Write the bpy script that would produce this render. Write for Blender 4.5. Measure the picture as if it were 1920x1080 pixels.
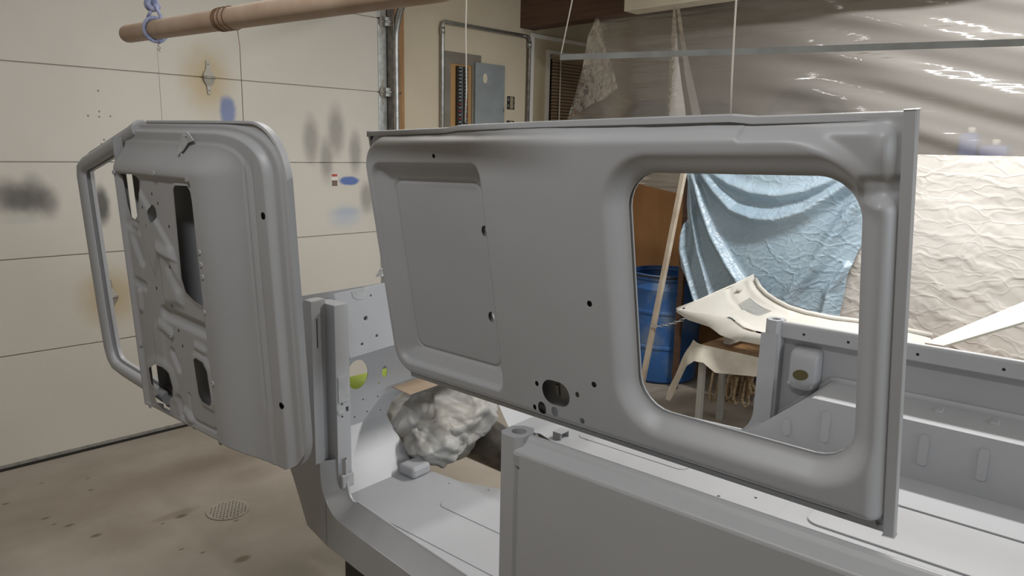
import bpy, bmesh, math, random
import numpy as np
from mathutils import Vector, Matrix
from mathutils.geometry import delaunay_2d_cdt

for o in list(bpy.data.objects): bpy.data.objects.remove(o)
COL = bpy.context.scene.collection
SC = bpy.context.scene

# ------------------------------------------------------------------ camera
FPX = 1359.8
CAM = np.array([0.0, 0.0, 1.62])
CM = np.array([[0.70798462, -0.70592795, 0.0205793],
               [0.1183959, 0.14736735, 0.9819701],
               [0.69623286, 0.69278322, -0.18791279]])      # rows: right, up, forward
cd = bpy.data.cameras.new('camera'); cam = bpy.data.objects.new('camera', cd); COL.objects.link(cam)
cd.sensor_width = 36.0; cd.lens = 36.0 * FPX / 1920.0; cd.clip_start = 0.02
cam.matrix_world = Matrix(((*[CM[0][0], CM[1][0], -CM[2][0]], CAM[0]),
                           (*[CM[0][1], CM[1][1], -CM[2][1]], CAM[1]),
                           (*[CM[0][2], CM[1][2], -CM[2][2]], CAM[2]), (0, 0, 0, 1)))
SC.camera = cam

# ------------------------------------------------------------------ world, exposure
w = bpy.data.worlds.new('world'); SC.world = w; w.use_nodes = True
w.node_tree.nodes['Background'].inputs[0].default_value = (0.9, 0.95, 1.0, 1)
w.node_tree.nodes['Background'].inputs[1].default_value = 0.03
SC.view_settings.view_transform = 'Standard'; SC.view_settings.look = 'None'
SC.view_settings.gamma = 1.0; SC.view_settings.use_curve_mapping = False
SC.view_settings.exposure = 0.34
# ceiling tube lamps of the shop, all above and outside the picture (each in its fixture below): name, x, y, z, length, along, watts, colour
LAMPS = [('lamp_over_bed_offscreen', 3.45, 0.75, 2.86, 1.2, 'y', 62, (1.0, 0.985, 0.965)),
         ('lamp_over_floor_offscreen', -0.15, 0.6, 2.86, 1.2, 'y', 19, (0.975, 0.985, 1.0)),
         ('lamp_by_garage_door_offscreen', 1.5, 2.6, 2.86, 1.2, 'x', 13, (1.0, 0.975, 0.94))]
DAYLIGHT = (46, (0.86, 0.93, 1.0))                 # cool daylight through the window in the back wall, behind the camera

def ray(u, v):
    d = np.array([(u - 960) / FPX, -(v - 540) / FPX, 1.0]); return CM.T @ d
def onplane(u, v, ax, val):
    d = ray(u, v); s = (val - CAM[ax]) / d[ax]; return CAM + s * d

# ------------------------------------------------------------------ helpers: objects
def props(o, label=None, cat=None, group=None, kind=None):
    if label: o['label'] = label
    if cat: o['category'] = cat
    if group: o['group'] = group
    if kind: o['kind'] = kind
    return o
def empty(name, label=None, cat=None, loc=(0, 0, 0), rz=0, group=None, kind=None):
    o = bpy.data.objects.new(name, None); COL.objects.link(o); o.empty_display_size = 0.05
    o.location = loc; o.rotation_euler = (0, 0, rz)
    return props(o, label, cat, group, kind)
def mobj(name, verts, faces, mat, parent=None, smooth=False, label=None, cat=None, group=None, kind=None, bevel=0):
    me = bpy.data.meshes.new(name)
    me.from_pydata([tuple(map(float, v)) for v in verts], [], [tuple(map(int, f)) for f in faces])
    me.materials.append(mat); me.update()
    if smooth: me.polygons.foreach_set('use_smooth', [True] * len(me.polygons))
    o = bpy.data.objects.new(name, me); COL.objects.link(o)
    if parent: o.parent = parent
    if bevel:
        m = o.modifiers.new('bevel', 'BEVEL'); m.width = bevel; m.segments = 2; m.limit_method = 'ANGLE'; m.angle_limit = 0.6
    return props(o, label, cat, group, kind)
class MB:
    def __init__(s): s.v = []; s.f = []
    def add(s, v, f):
        n = len(s.v); s.v += [tuple(p) for p in v]; s.f += [tuple(i + n for i in q) for q in f]; return s
    def box(s, x0, x1, y0, y1, z0, z1):
        return s.add([(x0, y0, z0), (x1, y0, z0), (x1, y1, z0), (x0, y1, z0), (x0, y0, z1), (x1, y0, z1), (x1, y1, z1), (x0, y1, z1)],
                     [(0, 3, 2, 1), (4, 5, 6, 7), (0, 1, 5, 4), (1, 2, 6, 5), (2, 3, 7, 6), (3, 0, 4, 7)])
    def obox(s, c, ex, ey, ez, hx, hy, hz):
        c, ex, ey, ez = map(np.asarray, (c, ex, ey, ez)); P = []
        for k in (-1, 1):
            for a, b in ((-1, -1), (1, -1), (1, 1), (-1, 1)): P.append(c + ex * hx * a + ey * hy * b + ez * hz * k)
        return s.add(P, [(0, 3, 2, 1), (4, 5, 6, 7), (0, 1, 5, 4), (1, 2, 6, 5), (2, 3, 7, 6), (3, 0, 4, 7)])
    def tube(s, path, r, n=10, closed=False, caps=True):
        P = [np.array(p, float) for p in path]; m = len(P); rings = []; up = None
        rr = r if hasattr(r, '__len__') else [r] * m
        for i in range(m):
            a = P[(i - 1) % m] if (closed or i > 0) else P[i]; b = P[(i + 1) % m] if (closed or i < m - 1) else P[i]
            t = b - a; t /= np.linalg.norm(t) + 1e-12
            if up is None:
                up = np.array([0, 0, 1.0]) if abs(t[2]) < .9 else np.array([1.0, 0, 0])
            x = up - t * (up @ t); x /= np.linalg.norm(x) + 1e-12; up = x; y = np.cross(t, x)
            rings.append([P[i] + (x * math.cos(q) + y * math.sin(q)) * rr[i] for q in np.linspace(0, 2 * math.pi, n, endpoint=False)])
        V = [p for R_ in rings for p in R_]; F = []
        for i in range(m if closed else m - 1):
            j = (i + 1) % m
            for k in range(n): F.append((i * n + k, i * n + (k + 1) % n, j * n + (k + 1) % n, j * n + k))
        if caps and not closed:
            F.append(tuple(range(n - 1, -1, -1))); F.append(tuple((m - 1) * n + k for k in range(n)))
        return s.add(V, F)
    def lathe(s, prof, c, n=40):
        V = []; F = []; m = len(prof)
        for r, z in prof:
            for k in range(n):
                q = 2 * math.pi * k / n; V.append((c[0] + r * math.cos(q), c[1] + r * math.sin(q), c[2] + z))
        for i in range(m - 1):
            for k in range(n): F.append((i * n + k, i * n + (k + 1) % n, (i + 1) * n + (k + 1) % n, (i + 1) * n + k))
        return s.add(V, F)
    def build(s, name, mat, parent=None, smooth=False, **k): return mobj(name, s.v, s.f, mat, parent, smooth, **k)
def box(name, x0, x1, y0, y1, z0, z1, mat, parent=None, bevel=0, **k):
    return mobj(name, *(lambda b: (b.v, b.f))(MB().box(x0, x1, y0, y1, z0, z1)), mat, parent, bevel=bevel, **k)
def tube(name, path, r, mat, parent=None, n=10, **k): return MB().tube(path, r, n).build(name, mat, parent, True, **k)

def cut(o, cyl):
    """real holes: cyl = [(centre, axis, radius or (half a, half b), half depth)] in the object's own space"""
    mb = MB()
    for c, ax, r, hd in cyl:
        c = np.array(c, float); e = np.eye(3)[ax] * hd
        if hasattr(r, '__len__'):
            k = [q for q in range(3) if q != ax]; h = np.zeros(3); h[ax] = hd; h[k[0]] = r[0]; h[k[1]] = r[1]
            mb.box(c[0] - h[0], c[0] + h[0], c[1] - h[1], c[1] + h[1], c[2] - h[2], c[2] + h[2])
        else: mb.tube([c - e, c + e], r, 14)
    t = mb.build('cutter', HOLE_INSIDE); bm = bmesh.new(); bm.from_mesh(t.data); bmesh.ops.recalc_face_normals(bm, faces=bm.faces); bm.to_mesh(t.data); bm.free()
    bm = bmesh.new(); bm.from_mesh(o.data); bmesh.ops.recalc_face_normals(bm, faces=bm.faces); bm.to_mesh(o.data); bm.free()
    t.matrix_world = Matrix.Identity(4); t.parent = o.parent
    keep = [(m.type, m.width, m.segments, m.angle_limit) for m in o.modifiers if m.type == 'BEVEL']; o.modifiers.clear()
    m = o.modifiers.new('cut', 'BOOLEAN'); m.operation = 'DIFFERENCE'; m.solver = 'EXACT'; m.object = t
    dg = bpy.context.evaluated_depsgraph_get(); dg.update(); me = bpy.data.meshes.new_from_object(o.evaluated_get(dg)); o.modifiers.clear()
    if len(me.polygons) > 5:
        mats = list(o.data.materials)[:1]; o.data = me; me.materials.clear(); me.materials.append(mats[0]); me.polygons.foreach_set('material_index', [0] * len(me.polygons))
    else: print('CUT FAILED', o.name)
    bpy.data.objects.remove(t)
    for ty, w_, sg, al in keep:
        b = o.modifiers.new('bevel', 'BEVEL'); b.width = w_; b.segments = sg; b.limit_method = 'ANGLE'; b.angle_limit = al
def circle(cx, cy, rx, ry=None, n=24, rot=0):
    ry = ry or rx
    return [(cx + rx * math.cos(t) * math.cos(rot) - ry * math.sin(t) * math.sin(rot), cy + rx * math.cos(t) * math.sin(rot) + ry * math.sin(t) * math.cos(rot))
            for t in np.linspace(0, 2 * math.pi, n, endpoint=False)]
def rrect(x0, x1, y0, y1, r, n=6):
    P = []
    for cx, cy, a in ((x1 - r, y1 - r, 0), (x0 + r, y1 - r, 90), (x0 + r, y0 + r, 180), (x1 - r, y0 + r, 270)):
        for k in range(n + 1):
            t = math.radians(a + 90 * k / n); P.append((cx + r * math.cos(t), cy + r * math.sin(t)))
    return P
def plate(name, outline, holes, fn, th, mat, parent=None, smooth=False, **k):
    """flat sheet with real holes; fn(a, b, d) -> 3-D point, d in {0, th}"""
    pts = []; edges = []; loops = []
    for L in [outline] + list(holes):
        n0 = len(pts); pts += [Vector(p) for p in L]; m = len(L)
        edges += [(n0 + i, n0 + (i + 1) % m) for i in range(m)]; loops.append(range(n0, n0 + m))
    r = delaunay_2d_cdt(pts, edges, [], 0, 1e-7)
    V2 = r[0]; tris = []
    def inside(p, L):
        c = False; n = len(L)
        for i in range(n):
            x1, y1 = L[i]; x2, y2 = L[(i + 1) % n]
            if (y1 > p[1]) != (y2 > p[1]) and p[0] < (x2 - x1) * (p[1] - y1) / (y2 - y1) + x1: c = not c
        return c
    for t in r[2]:
        cx = sum(V2[i][0] for i in t) / len(t); cy = sum(V2[i][1] for i in t) / len(t)
        if inside((cx, cy), outline) and not any(inside((cx, cy), h) for h in holes): tris.append(tuple(t))
    n = len(V2)
    V = [fn(p[0], p[1], 0) for p in V2] + [fn(p[0], p[1], th) for p in V2]
    F = [t for t in tris] + [tuple(i + n for i in reversed(t)) for t in tris]
    ec = {}
    for t in tris:
        for i in range(len(t)):
            e = (t[i], t[(i + 1) % len(t)]); ec[e] = 1
    for (a, b) in list(ec):
        if (b, a) not in ec: F.append((b, a, a + n, b + n))
    return mobj(name, V, F, mat, parent, smooth, **k)

# signed distance helpers (numpy)
def sd_rr(x, y, x0, x1, y0, y1, r):
    r = np.broadcast_to(r, np.shape(x)) if not callable(r) else r
    qx = np.abs(x - (x0 + x1) / 2) - (x1 - x0) / 2 + r; qy = np.abs(y - (y0 + y1) / 2) - (y1 - y0) / 2 + r
    return np.minimum(np.maximum(qx, qy), 0) + np.hypot(np.maximum(qx, 0), np.maximum(qy, 0)) - r
def sd_ell(x, y, cx, cy, rx, ry, rot=0):
    c, s = math.cos(rot), math.sin(rot); a = (x - cx) * c + (y - cy) * s; b = -(x - cx) * s + (y - cy) * c
    k = np.hypot(a / rx, b / ry); return (k - 1) * min(rx, ry)
def sd_poly(x, y, L):
    x = np.asarray(x, float); d = np.full(x.shape, 1e9); inside = np.zeros(x.shape, bool); n = len(L)
    for i in range(n):
        ax, ay = L[i]; bx, by = L[(i + 1) % n]
        ex, ey = bx - ax, by - ay; t = np.clip(((x - ax) * ex + (y - ay) * ey) / (ex * ex + ey * ey + 1e-12), 0, 1)
        d = np.minimum(d, np.hypot(x - ax - ex * t, y - ay - ey * t))
        c = ((ay > y) != (by > y)) & (x < ex * (y - ay) / ((by - ay) + 1e-12) + ax); inside ^= c
    return np.where(inside, -d, d)
def sd_seg(x, y, ax, ay, bx, by):
    ex, ey = bx - ax, by - ay; t = np.clip(((x - ax) * ex + (y - ay) * ey) / (ex * ex + ey * ey), 0, 1)
    return np.hypot(x - ax - ex * t, y - ay - ey * t)
def ss(a, b, x):
    t = np.clip((x - a) / (b - a), 0, 1); return t * t * (3 - 2 * t)
def pressed(name, x0, x1, y0, y1, step, sdf, depth, fn, mat, parent=None, **k):
    """sheet pressed from a fine grid: outline and holes follow sdf = 0, relief from depth(x, y)"""
    nx = int(round((x1 - x0) / step)) + 1; ny = int(round((y1 - y0) / step)) + 1
    X, Y = np.meshgrid(np.linspace(x0, x1, nx), np.linspace(y0, y1, ny)); X = X.ravel(); Y = Y.ravel()
    i, j = np.meshgrid(np.arange(nx - 1), np.arange(ny - 1)); a = (j * nx + i).ravel()
    Q = np.stack([a, a + 1, a + nx + 1, a + nx], 1)
    cx = X[Q].mean(1); cy = Y[Q].mean(1); Q = Q[sdf(cx, cy) < 0]
    E = np.concatenate([Q[:, [0, 1]], Q[:, [1, 2]], Q[:, [2, 3]], Q[:, [3, 0]]]); E = np.sort(E, 1)
    key = E[:, 0].astype(np.int64) * (nx * ny) + E[:, 1]; u, c = np.unique(key, return_counts=True)
    bk = u[c == 1]; B = np.unique(np.concatenate([bk // (nx * ny), bk % (nx * ny)]))
    bx, by = X[B].copy(), Y[B].copy(); e = step * .05
    for _ in range(4):
        s = sdf(bx, by); gx = (sdf(bx + e, by) - sdf(bx - e, by)) / (2 * e); gy = (sdf(bx, by + e) - sdf(bx, by - e)) / (2 * e)
        g2 = gx * gx + gy * gy + 1e-6; stp = np.clip(s / g2, -step, step); bx -= stp * gx; by -= stp * gy
    X[B] = bx; Y[B] = by
    used = np.unique(Q); mp = np.full(nx * ny, -1); mp[used] = np.arange(len(used)); X = X[used]; Y = Y[used]; Q = mp[Q]
    V = fn(X, Y, depth(X, Y))
    me = bpy.data.meshes.new(name); me.from_pydata(V.tolist(), [], Q.tolist()); me.materials.append(mat)
    me.polygons.foreach_set('use_smooth', [True] * len(me.polygons)); me.update()
    o = bpy.data.objects.new(name, me); COL.objects.link(o); o.parent = parent
    return props(o, **k)
RNG = np.random.default_rng(7)
def waves(seed, n, f0, f1, ang=None):
    r = np.random.default_rng(seed); out = []
    for q in range(n):
        f = math.exp(r.uniform(math.log(f0), math.log(f1))); a = r.uniform(0, math.pi) if ang is None else r.normal(*ang)
        out.append((f * math.cos(a), f * math.sin(a), r.uniform(0, 6.28), 1 / f))
    return out
def crumple(x, y, W, sharp=True):
    h = 0
    for kx, ky, p, am in W:
        t = kx * x + ky * y + p + .6 * np.sin(.37 * ky * x - .41 * kx * y + p * 2)
        h = h + am * ((np.abs(np.sin(t)) - .5) if sharp else np.sin(t))
    return h

# ------------------------------------------------------------------ helpers: materials
def nmat(name, col, rough=.6, metal=0, spec=.5, noise=None, bump=None, alpha=1, trans=0, coat=0):
    m = bpy.data.materials.new(name); m.use_nodes = True; nt = m.node_tree; b = nt.nodes['Principled BSDF']
    b.inputs['Base Color'].default_value = (*col, 1); b.inputs['Roughness'].default_value = rough
    b.inputs['Metallic'].default_value = metal; b.inputs['Specular IOR Level'].default_value = spec
    if coat: b.inputs['Coat Weight'].default_value = coat
    tc = nt.nodes.new('ShaderNodeTexCoord')
    if noise:                                   # (colour2, scale, lo, hi[, stretch])
        n = nt.nodes.new('ShaderNodeTexNoise'); n.inputs['Scale'].default_value = noise[1]; n.inputs['Detail'].default_value = 6
        r = nt.nodes.new('ShaderNodeMapRange'); r.inputs[1].default_value = noise[2]; r.inputs[2].default_value = noise[3]
        mx = nt.nodes.new('ShaderNodeMix'); mx.data_type = 'RGBA'
        mx.inputs[6].default_value = (*col, 1); mx.inputs[7].default_value = (*noise[0], 1)
        if len(noise) > 4:
            mp = nt.nodes.new('ShaderNodeMapping'); mp.inputs['Scale'].default_value = noise[4]
            nt.links.new(tc.outputs['Object'], mp.inputs[0]); nt.links.new(mp.outputs[0], n.inputs['Vector'])
        else: nt.links.new(tc.outputs['Object'], n.inputs['Vector'])
        nt.links.new(n.outputs['Fac'], r.inputs[0]); nt.links.new(r.outputs[0], mx.inputs[0]); nt.links.new(mx.outputs[2], b.inputs['Base Color'])
    if bump:                                    # (scale, strength, distance)
        n = nt.nodes.new('ShaderNodeTexNoise'); n.inputs['Scale'].default_value = bump[0]; n.inputs['Detail'].default_value = 4
        bp = nt.nodes.new('ShaderNodeBump'); bp.inputs['Strength'].default_value = bump[1]; bp.inputs['Distance'].default_value = bump[2]
        nt.links.new(tc.outputs['Object'], n.inputs['Vector']); nt.links.new(n.outputs['Fac'], bp.inputs['Height']); nt.links.new(bp.outputs[0], b.inputs['Normal'])
    return m
def creases(m, scale, stretch, rot, strength, dist):
    nt = m.node_tree; L = nt.links.new; b = nt.nodes['Principled BSDF']; tc = nt.nodes.new('ShaderNodeTexCoord'); prev = None
    old = b.inputs['Normal'].links[0].from_socket if b.inputs['Normal'].links else None
    for k, sc in enumerate((scale, scale * 2.3)):
        mp = nt.nodes.new('ShaderNodeMapping'); mp.inputs['Scale'].default_value = stretch; mp.inputs['Rotation'].default_value = (rot + k * .9, 0, 0)
        nz = nt.nodes.new('ShaderNodeTexNoise'); nz.inputs['Scale'].default_value = 6
        mx = nt.nodes.new('ShaderNodeVectorMath'); mx.operation = 'MULTIPLY_ADD'; mx.inputs[1].default_value = (.16, .16, .16)
        v = nt.nodes.new('ShaderNodeTexVoronoi'); v.feature = 'DISTANCE_TO_EDGE'; v.inputs['Scale'].default_value = sc
        mr = nt.nodes.new('ShaderNodeMapRange'); mr.inputs[1].default_value = 0; mr.inputs[2].default_value = .12; mr.interpolation_type = 'SMOOTHSTEP'
        bp = nt.nodes.new('ShaderNodeBump'); bp.invert = True; bp.inputs['Strength'].default_value = strength; bp.inputs['Distance'].default_value = dist / (1 + k)
        L(tc.outputs['Object'], mp.inputs[0]); L(tc.outputs['Object'], nz.inputs['Vector']); L(nz.outputs['Color'], mx.inputs[0]); L(mp.outputs[0], mx.inputs[2]); L(mx.outputs[0], v.inputs['Vector'])
        L(v.outputs['Distance'], mr.inputs[0]); L(mr.outputs[0], bp.inputs['Height'])
        if old: L(old, bp.inputs['Normal'])
        old = bp.outputs[0]
    L(old, b.inputs['Normal'])
def plastic(name, tint, haze, rough, gloss=.25, bump=None):
    m = bpy.data.materials.new(name); m.use_nodes = True; nt = m.node_tree; nt.nodes.clear()
    out = nt.nodes.new('ShaderNodeOutputMaterial'); tr = nt.nodes.new('ShaderNodeBsdfTransparent'); tr.inputs[0].default_value = (*tint, 1)
    df = nt.nodes.new('ShaderNodeBsdfTranslucent'); df.inputs[0].default_value = (.85, .82, .78, 1)
    d2 = nt.nodes.new('ShaderNodeBsdfDiffuse'); d2.inputs[0].default_value = (.85, .82, .78, 1)
    gl = nt.nodes.new('ShaderNodeBsdfGlossy'); gl.inputs['Roughness'].default_value = rough
    a = nt.nodes.new('ShaderNodeMixShader'); a.inputs[0].default_value = .5
    b = nt.nodes.new('ShaderNodeMixShader'); b.inputs[0].default_value = haze
    c = nt.nodes.new('ShaderNodeMixShader'); lw = nt.nodes.new('ShaderNodeFresnel'); lw.inputs[0].default_value = 1.5
    mu = nt.nodes.new('ShaderNodeMath'); mu.operation = 'MULTIPLY'; mu.inputs[1].default_value = gloss * 4; mu.use_clamp = True
    L = nt.links.new
    L(df.outputs[0], a.inputs[1]); L(d2.outputs[0], a.inputs[2]); L(tr.outputs[0], b.inputs[1]); L(a.outputs[0], b.inputs[2])
    L(lw.outputs[0], mu.inputs[0]); L(mu.outputs[0], c.inputs[0]); L(b.outputs[0], c.inputs[1]); L(gl.outputs[0], c.inputs[2]); L(c.outputs[0], out.inputs[0])
    if bump:
        tc = nt.nodes.new('ShaderNodeTexCoord'); n = nt.nodes.new('ShaderNodeTexNoise'); n.inputs['Scale'].default_value = bump[0]; n.inputs['Detail'].default_value = 3
        mp = nt.nodes.new('ShaderNodeMapping'); mp.inputs['Scale'].default_value = bump[3]; mp.inputs['Rotation'].default_value = (-.16, 0, 0)
        bp = nt.nodes.new('ShaderNodeBump'); bp.inputs['Strength'].default_value = bump[1]; bp.inputs['Distance'].default_value = bump[2]
        L(tc.outputs['Object'], mp.inputs[0]); L(mp.outputs[0], n.inputs['Vector']); L(n.outputs['Fac'], bp.inputs['Height'])
        L(bp.outputs[0], gl.inputs['Normal']); L(bp.outputs[0], lw.inputs['Normal'])
    return m
def marks_mat(name, base, rough, marks, noise=None, plane='xz'):
    """paint with sprayed marks: marks = (x, z, rx, rz, softness, colour, strength)"""
    m = nmat(name, base, rough, noise=noise, bump=(220, .06, .002)); nt = m.node_tree; L = nt.links.new; b = nt.nodes['Principled BSDF']
    src = b.inputs['Base Color'].links[0].from_socket if b.inputs['Base Color'].links else None
    if src is None:
        rgb = nt.nodes.new('ShaderNodeRGB'); rgb.outputs[0].default_value = (*base, 1); src = rgb.outputs[0]
    tc = nt.nodes.new('ShaderNodeTexCoord')
    n = nt.nodes.new('ShaderNodeTexNoise'); n.inputs['Scale'].default_value = 14; n.inputs['Detail'].default_value = 5; L(tc.outputs['Object'], n.inputs['Vector'])
    nm = nt.nodes.new('ShaderNodeMath'); nm.operation = 'SUBTRACT'; L(n.outputs['Fac'], nm.inputs[0]); nm.inputs[1].default_value = .5
    for (x, z, rx, rz, soft, col, st) in marks:
        mp = nt.nodes.new('ShaderNodeMapping'); mp.vector_type = 'POINT'
        sc = (1 / rx, 0, 1 / rz) if plane == 'xz' else (1 / rx, 1 / rz, 0)
        mp.inputs['Scale'].default_value = sc
        mp.inputs['Location'].default_value = (-x / rx, 0, -z / rz) if plane == 'xz' else (-x / rx, -z / rz, 0)
        L(tc.outputs['Object'], mp.inputs[0]); ln = nt.nodes.new('ShaderNodeVectorMath'); ln.operation = 'LENGTH'; L(mp.outputs[0], ln.inputs[0])
        ad = nt.nodes.new('ShaderNodeMath'); ad.operation = 'MULTIPLY_ADD'; L(nm.outputs[0], ad.inputs[0]); ad.inputs[1].default_value = .5; L(ln.outputs['Value'], ad.inputs[2])
        mr = nt.nodes.new('ShaderNodeMapRange'); mr.interpolation_type = 'SMOOTHSTEP'
        mr.inputs[1].default_value = 1 + soft; mr.inputs[2].default_value = max(0, 1 - soft); mr.inputs[3].default_value = 0; mr.inputs[4].default_value = st
        L(ad.outputs[0], mr.inputs[0])
        mx = nt.nodes.new('ShaderNodeMix'); mx.data_type = 'RGBA'; mx.inputs[7].default_value = (*col, 1)
        L(mr.outputs[0], mx.inputs[0]); L(src, mx.inputs[6]); src = mx.outputs[2]
    L(src, b.inputs['Base Color']); return m
PRIMER = nmat('grey_primer', (.39, .395, .41), .42, spec=.45, noise=((.42, .425, .44), 3.5, .35, .7), bump=(700, .05, .0006))
PRIMER_F = nmat('floor_primer', (.39, .395, .41), .5, noise=((.42, .425, .44), 5, .35, .75), bump=(500, .05, .0006))
PRIMER_D = nmat('patched_primer', (.34, .35, .355), .5, noise=((.43, .44, .44), 22, .4, .6), bump=(90, .3, .001))
HOLE_INSIDE = PRIMER
OLIVE = nmat('olive_gap', (.10, .085, .03), .7)
CREAM = nmat('cream_wall', (.56, .49, .37), .8, noise=((.50, .43, .32), 2.0, .35, .75), bump=(60, .15, .002))
TANWALL = nmat('tan_wall', (.50, .44, .31), .8, noise=((.45, .39, .27), 2.5, .35, .7))
CEIL = nmat('ceiling_paint', (.62, .58, .50), .85, noise=((.56, .52, .45), 2, .4, .7))
BROWN = nmat('dark_stained_wood', (.085, .045, .028), .6, noise=((.13, .07, .045), 6, .35, .7, (3, .4, 8)))
CREAMPAINT = nmat('cream_paint', (.62, .56, .44), .5, noise=((.57, .51, .40), 5, .4, .7))
FIR = nmat('fir_wood', (.36, .20, .085), .6, noise=((.25, .13, .05), 6, .4, .65, (6, 6, .5)))
DOWEL = nmat('wood_dowel', (.44, .31, .22), .6, noise=((.55, .42, .32), 9, .35, .65), bump=(40, .1, .001))
GALV = nmat('galvanised_steel', (.50, .51, .50), .38, metal=.85, noise=((.38, .39, .38), 30, .4, .6))
DKMETAL = nmat('dark_metal', (.16, .15, .14), .45, metal=.7, noise=((.25, .22, .19), 25, .4, .6))
PANELGREY = nmat('breaker_box_grey', (.24, .27, .28), .5, noise=((.21, .235, .24), 8, .4, .6))
BLACKP = nmat('black_plastic', (.02, .018, .018), .4)
REDP = nmat('red_switch', (.30, .03, .03), .4)
WHITEP = nmat('white_plastic', (.70, .68, .63), .45)
STRINGM = nmat('white_string', (.62, .57, .50), .8)
WIREM = nmat('copper_wire', (.20, .11, .06), .5, metal=.5)
ROPEB = nmat('blue_rope', (.22, .29, .48), .8, noise=((.40, .40, .55), 120, .4, .6))
BARRELB = nmat('blue_barrel', (.028, .105, .30), .42, noise=((.17, .22, .29), 4, .48, .72), bump=(30, .1, .002))
BARRELIN = nmat('barrel_inside', (.03, .035, .035), .7)
BARRELLINE = nmat('barrel_scuffed_rib', (.34, .38, .42), .6)
TARP = nmat('blue_tarp', (.36, .46, .535), .36, spec=.65, noise=((.30, .405, .49), 4, .35, .7), bump=(40, .25, .003))
WSHEET = nmat('white_drop_sheet', (.60, .575, .54), .42, noise=((.56, .53, .49), 3, .4, .7))
creases(WSHEET, 5.0, (1, .5, 1.3), .35, .30, .007); creases(TARP, 7, (1, .6, 1.3), .6, .35, .006)
CLOTHW = nmat('off_white_cloth', (.58, .54, .46), .85, noise=((.47, .43, .36), 9, .4, .65), bump=(60, .3, .002))
ROPET = nmat('tan_rope', (.46, .36, .23), .9, noise=((.30, .22, .13), 60, .4, .6), bump=(200, .5, .002))
WPAINT = nmat('white_primer', (.62, .60, .55), .5, noise=((.56, .54, .49), 6, .4, .7))
RUBBER = nmat('tyre_rubber', (.035, .033, .032), .6, bump=(80, .4, .003))
BROWNWALL = nmat('plywood', (.42, .215, .085), .6, noise=((.33, .165, .065), 3, .35, .65, (1, 2, .4)))
BLINDM = nmat('tan_blind', (.30, .22, .14), .6)
LIME = nmat('lime_paint', (.36, .46, .06), .5)
PAPER = nmat('brown_paper', (.50, .40, .30), .8, noise=((.42, .30, .19), 6, .4, .6))
BLUEJ = nmat('blue_jug', (.06, .11, .38), .45)
LIGHTBAR = nmat('grey_bar', (.25, .25, .235), .5, noise=((.30, .31, .30), 10, .4, .6))

# ------------------------------------------------------------------ the setting
WY = 4.15                                           # inner face of the garage-door wall
GY = 4.14                                           # inner face of the garage door
st = dict(kind='structure')
fm = []
r_ = random.Random(4)
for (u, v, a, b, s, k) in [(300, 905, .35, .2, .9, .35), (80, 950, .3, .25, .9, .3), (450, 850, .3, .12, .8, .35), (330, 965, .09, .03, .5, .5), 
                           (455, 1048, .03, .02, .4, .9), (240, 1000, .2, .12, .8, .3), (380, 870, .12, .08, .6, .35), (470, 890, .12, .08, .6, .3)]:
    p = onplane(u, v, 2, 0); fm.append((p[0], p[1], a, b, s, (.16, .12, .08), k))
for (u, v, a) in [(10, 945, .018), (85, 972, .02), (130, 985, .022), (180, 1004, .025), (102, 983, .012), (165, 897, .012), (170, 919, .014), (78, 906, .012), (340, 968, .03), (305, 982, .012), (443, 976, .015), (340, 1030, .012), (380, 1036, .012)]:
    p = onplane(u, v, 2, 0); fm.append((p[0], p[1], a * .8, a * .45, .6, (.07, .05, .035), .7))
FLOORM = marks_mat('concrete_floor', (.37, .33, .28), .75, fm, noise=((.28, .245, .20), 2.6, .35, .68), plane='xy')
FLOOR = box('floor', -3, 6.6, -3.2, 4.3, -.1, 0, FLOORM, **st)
box('ceiling', -3, 6.6, -3.2, 4.3, 2.95, 3.05, CEIL, **st)
box('wall_right', 6.5, 6.6, -3.2, 4.3, 0, 2.95, CREAM, **st)
box('wall_left', -3.1, -3, -3.2, 4.3, 0, 2.95, CREAM, **st)
wbk = empty('wall_back', kind='structure')
for a in ((-3, 1.2, 0, 2.95), (3.2, 6.6, 0, 2.95), (1.2, 3.2, 0, .95), (1.2, 3.2, 2.25, 2.95)): box('wall_panel', a[0], a[1], -3.3, -3.2, a[2], a[3], CREAM, wbk)
w2 = empty('window_2', kind='structure')
for a in ((1.2, 1.25, .95, 2.25), (3.15, 3.2, .95, 2.25), (2.175, 2.225, .95, 2.25), (1.25, 2.175, .95, 1.0), (2.225, 3.15, .95, 1.0), (1.25, 2.175, 2.2, 2.25), (2.225, 3.15, 2.2, 2.25)): box('window_frame', a[0], a[1], -3.28, -3.21, a[2], a[3], WHITEP, w2)
for a in ((1.25, 2.175), (2.225, 3.15)): box('window_pane', a[0], a[1], -3.26, -3.25, 1.0, 2.2, nmat('window_glass', (.75, .8, .82), .1), w2)
ld = bpy.data.lights.new('window_back_offscreen', 'AREA'); ld.shape = 'RECTANGLE'; ld.size = 1.9; ld.size_y = 1.2; ld.energy = DAYLIGHT[0]; ld.color = DAYLIGHT[1]
lo = bpy.data.objects.new('window_back_offscreen', ld); COL.objects.link(lo); lo.location = (2.2, -3.2, 1.6); lo.rotation_euler = (math.radians(90), 0, 0)
wf = empty('wall_front', kind='structure')
box('wall_panel', 3.08, 4.33, WY, WY + .1, 0, 2.95, CREAM, wf)
box('wall_panel', 4.33, 6.5, WY + .012, WY + .11, 0, 2.95, TANWALL, wf)
box('header', -3, 3.08, WY, WY + .1, 2.62, 2.95, CREAM, wf)
# plywood on the store-side wall behind the plastic
box('trim_plywood', 4.90, 4.92, 2.1, 4.1, 0, 1.49, BROWNWALL, **st)
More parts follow.
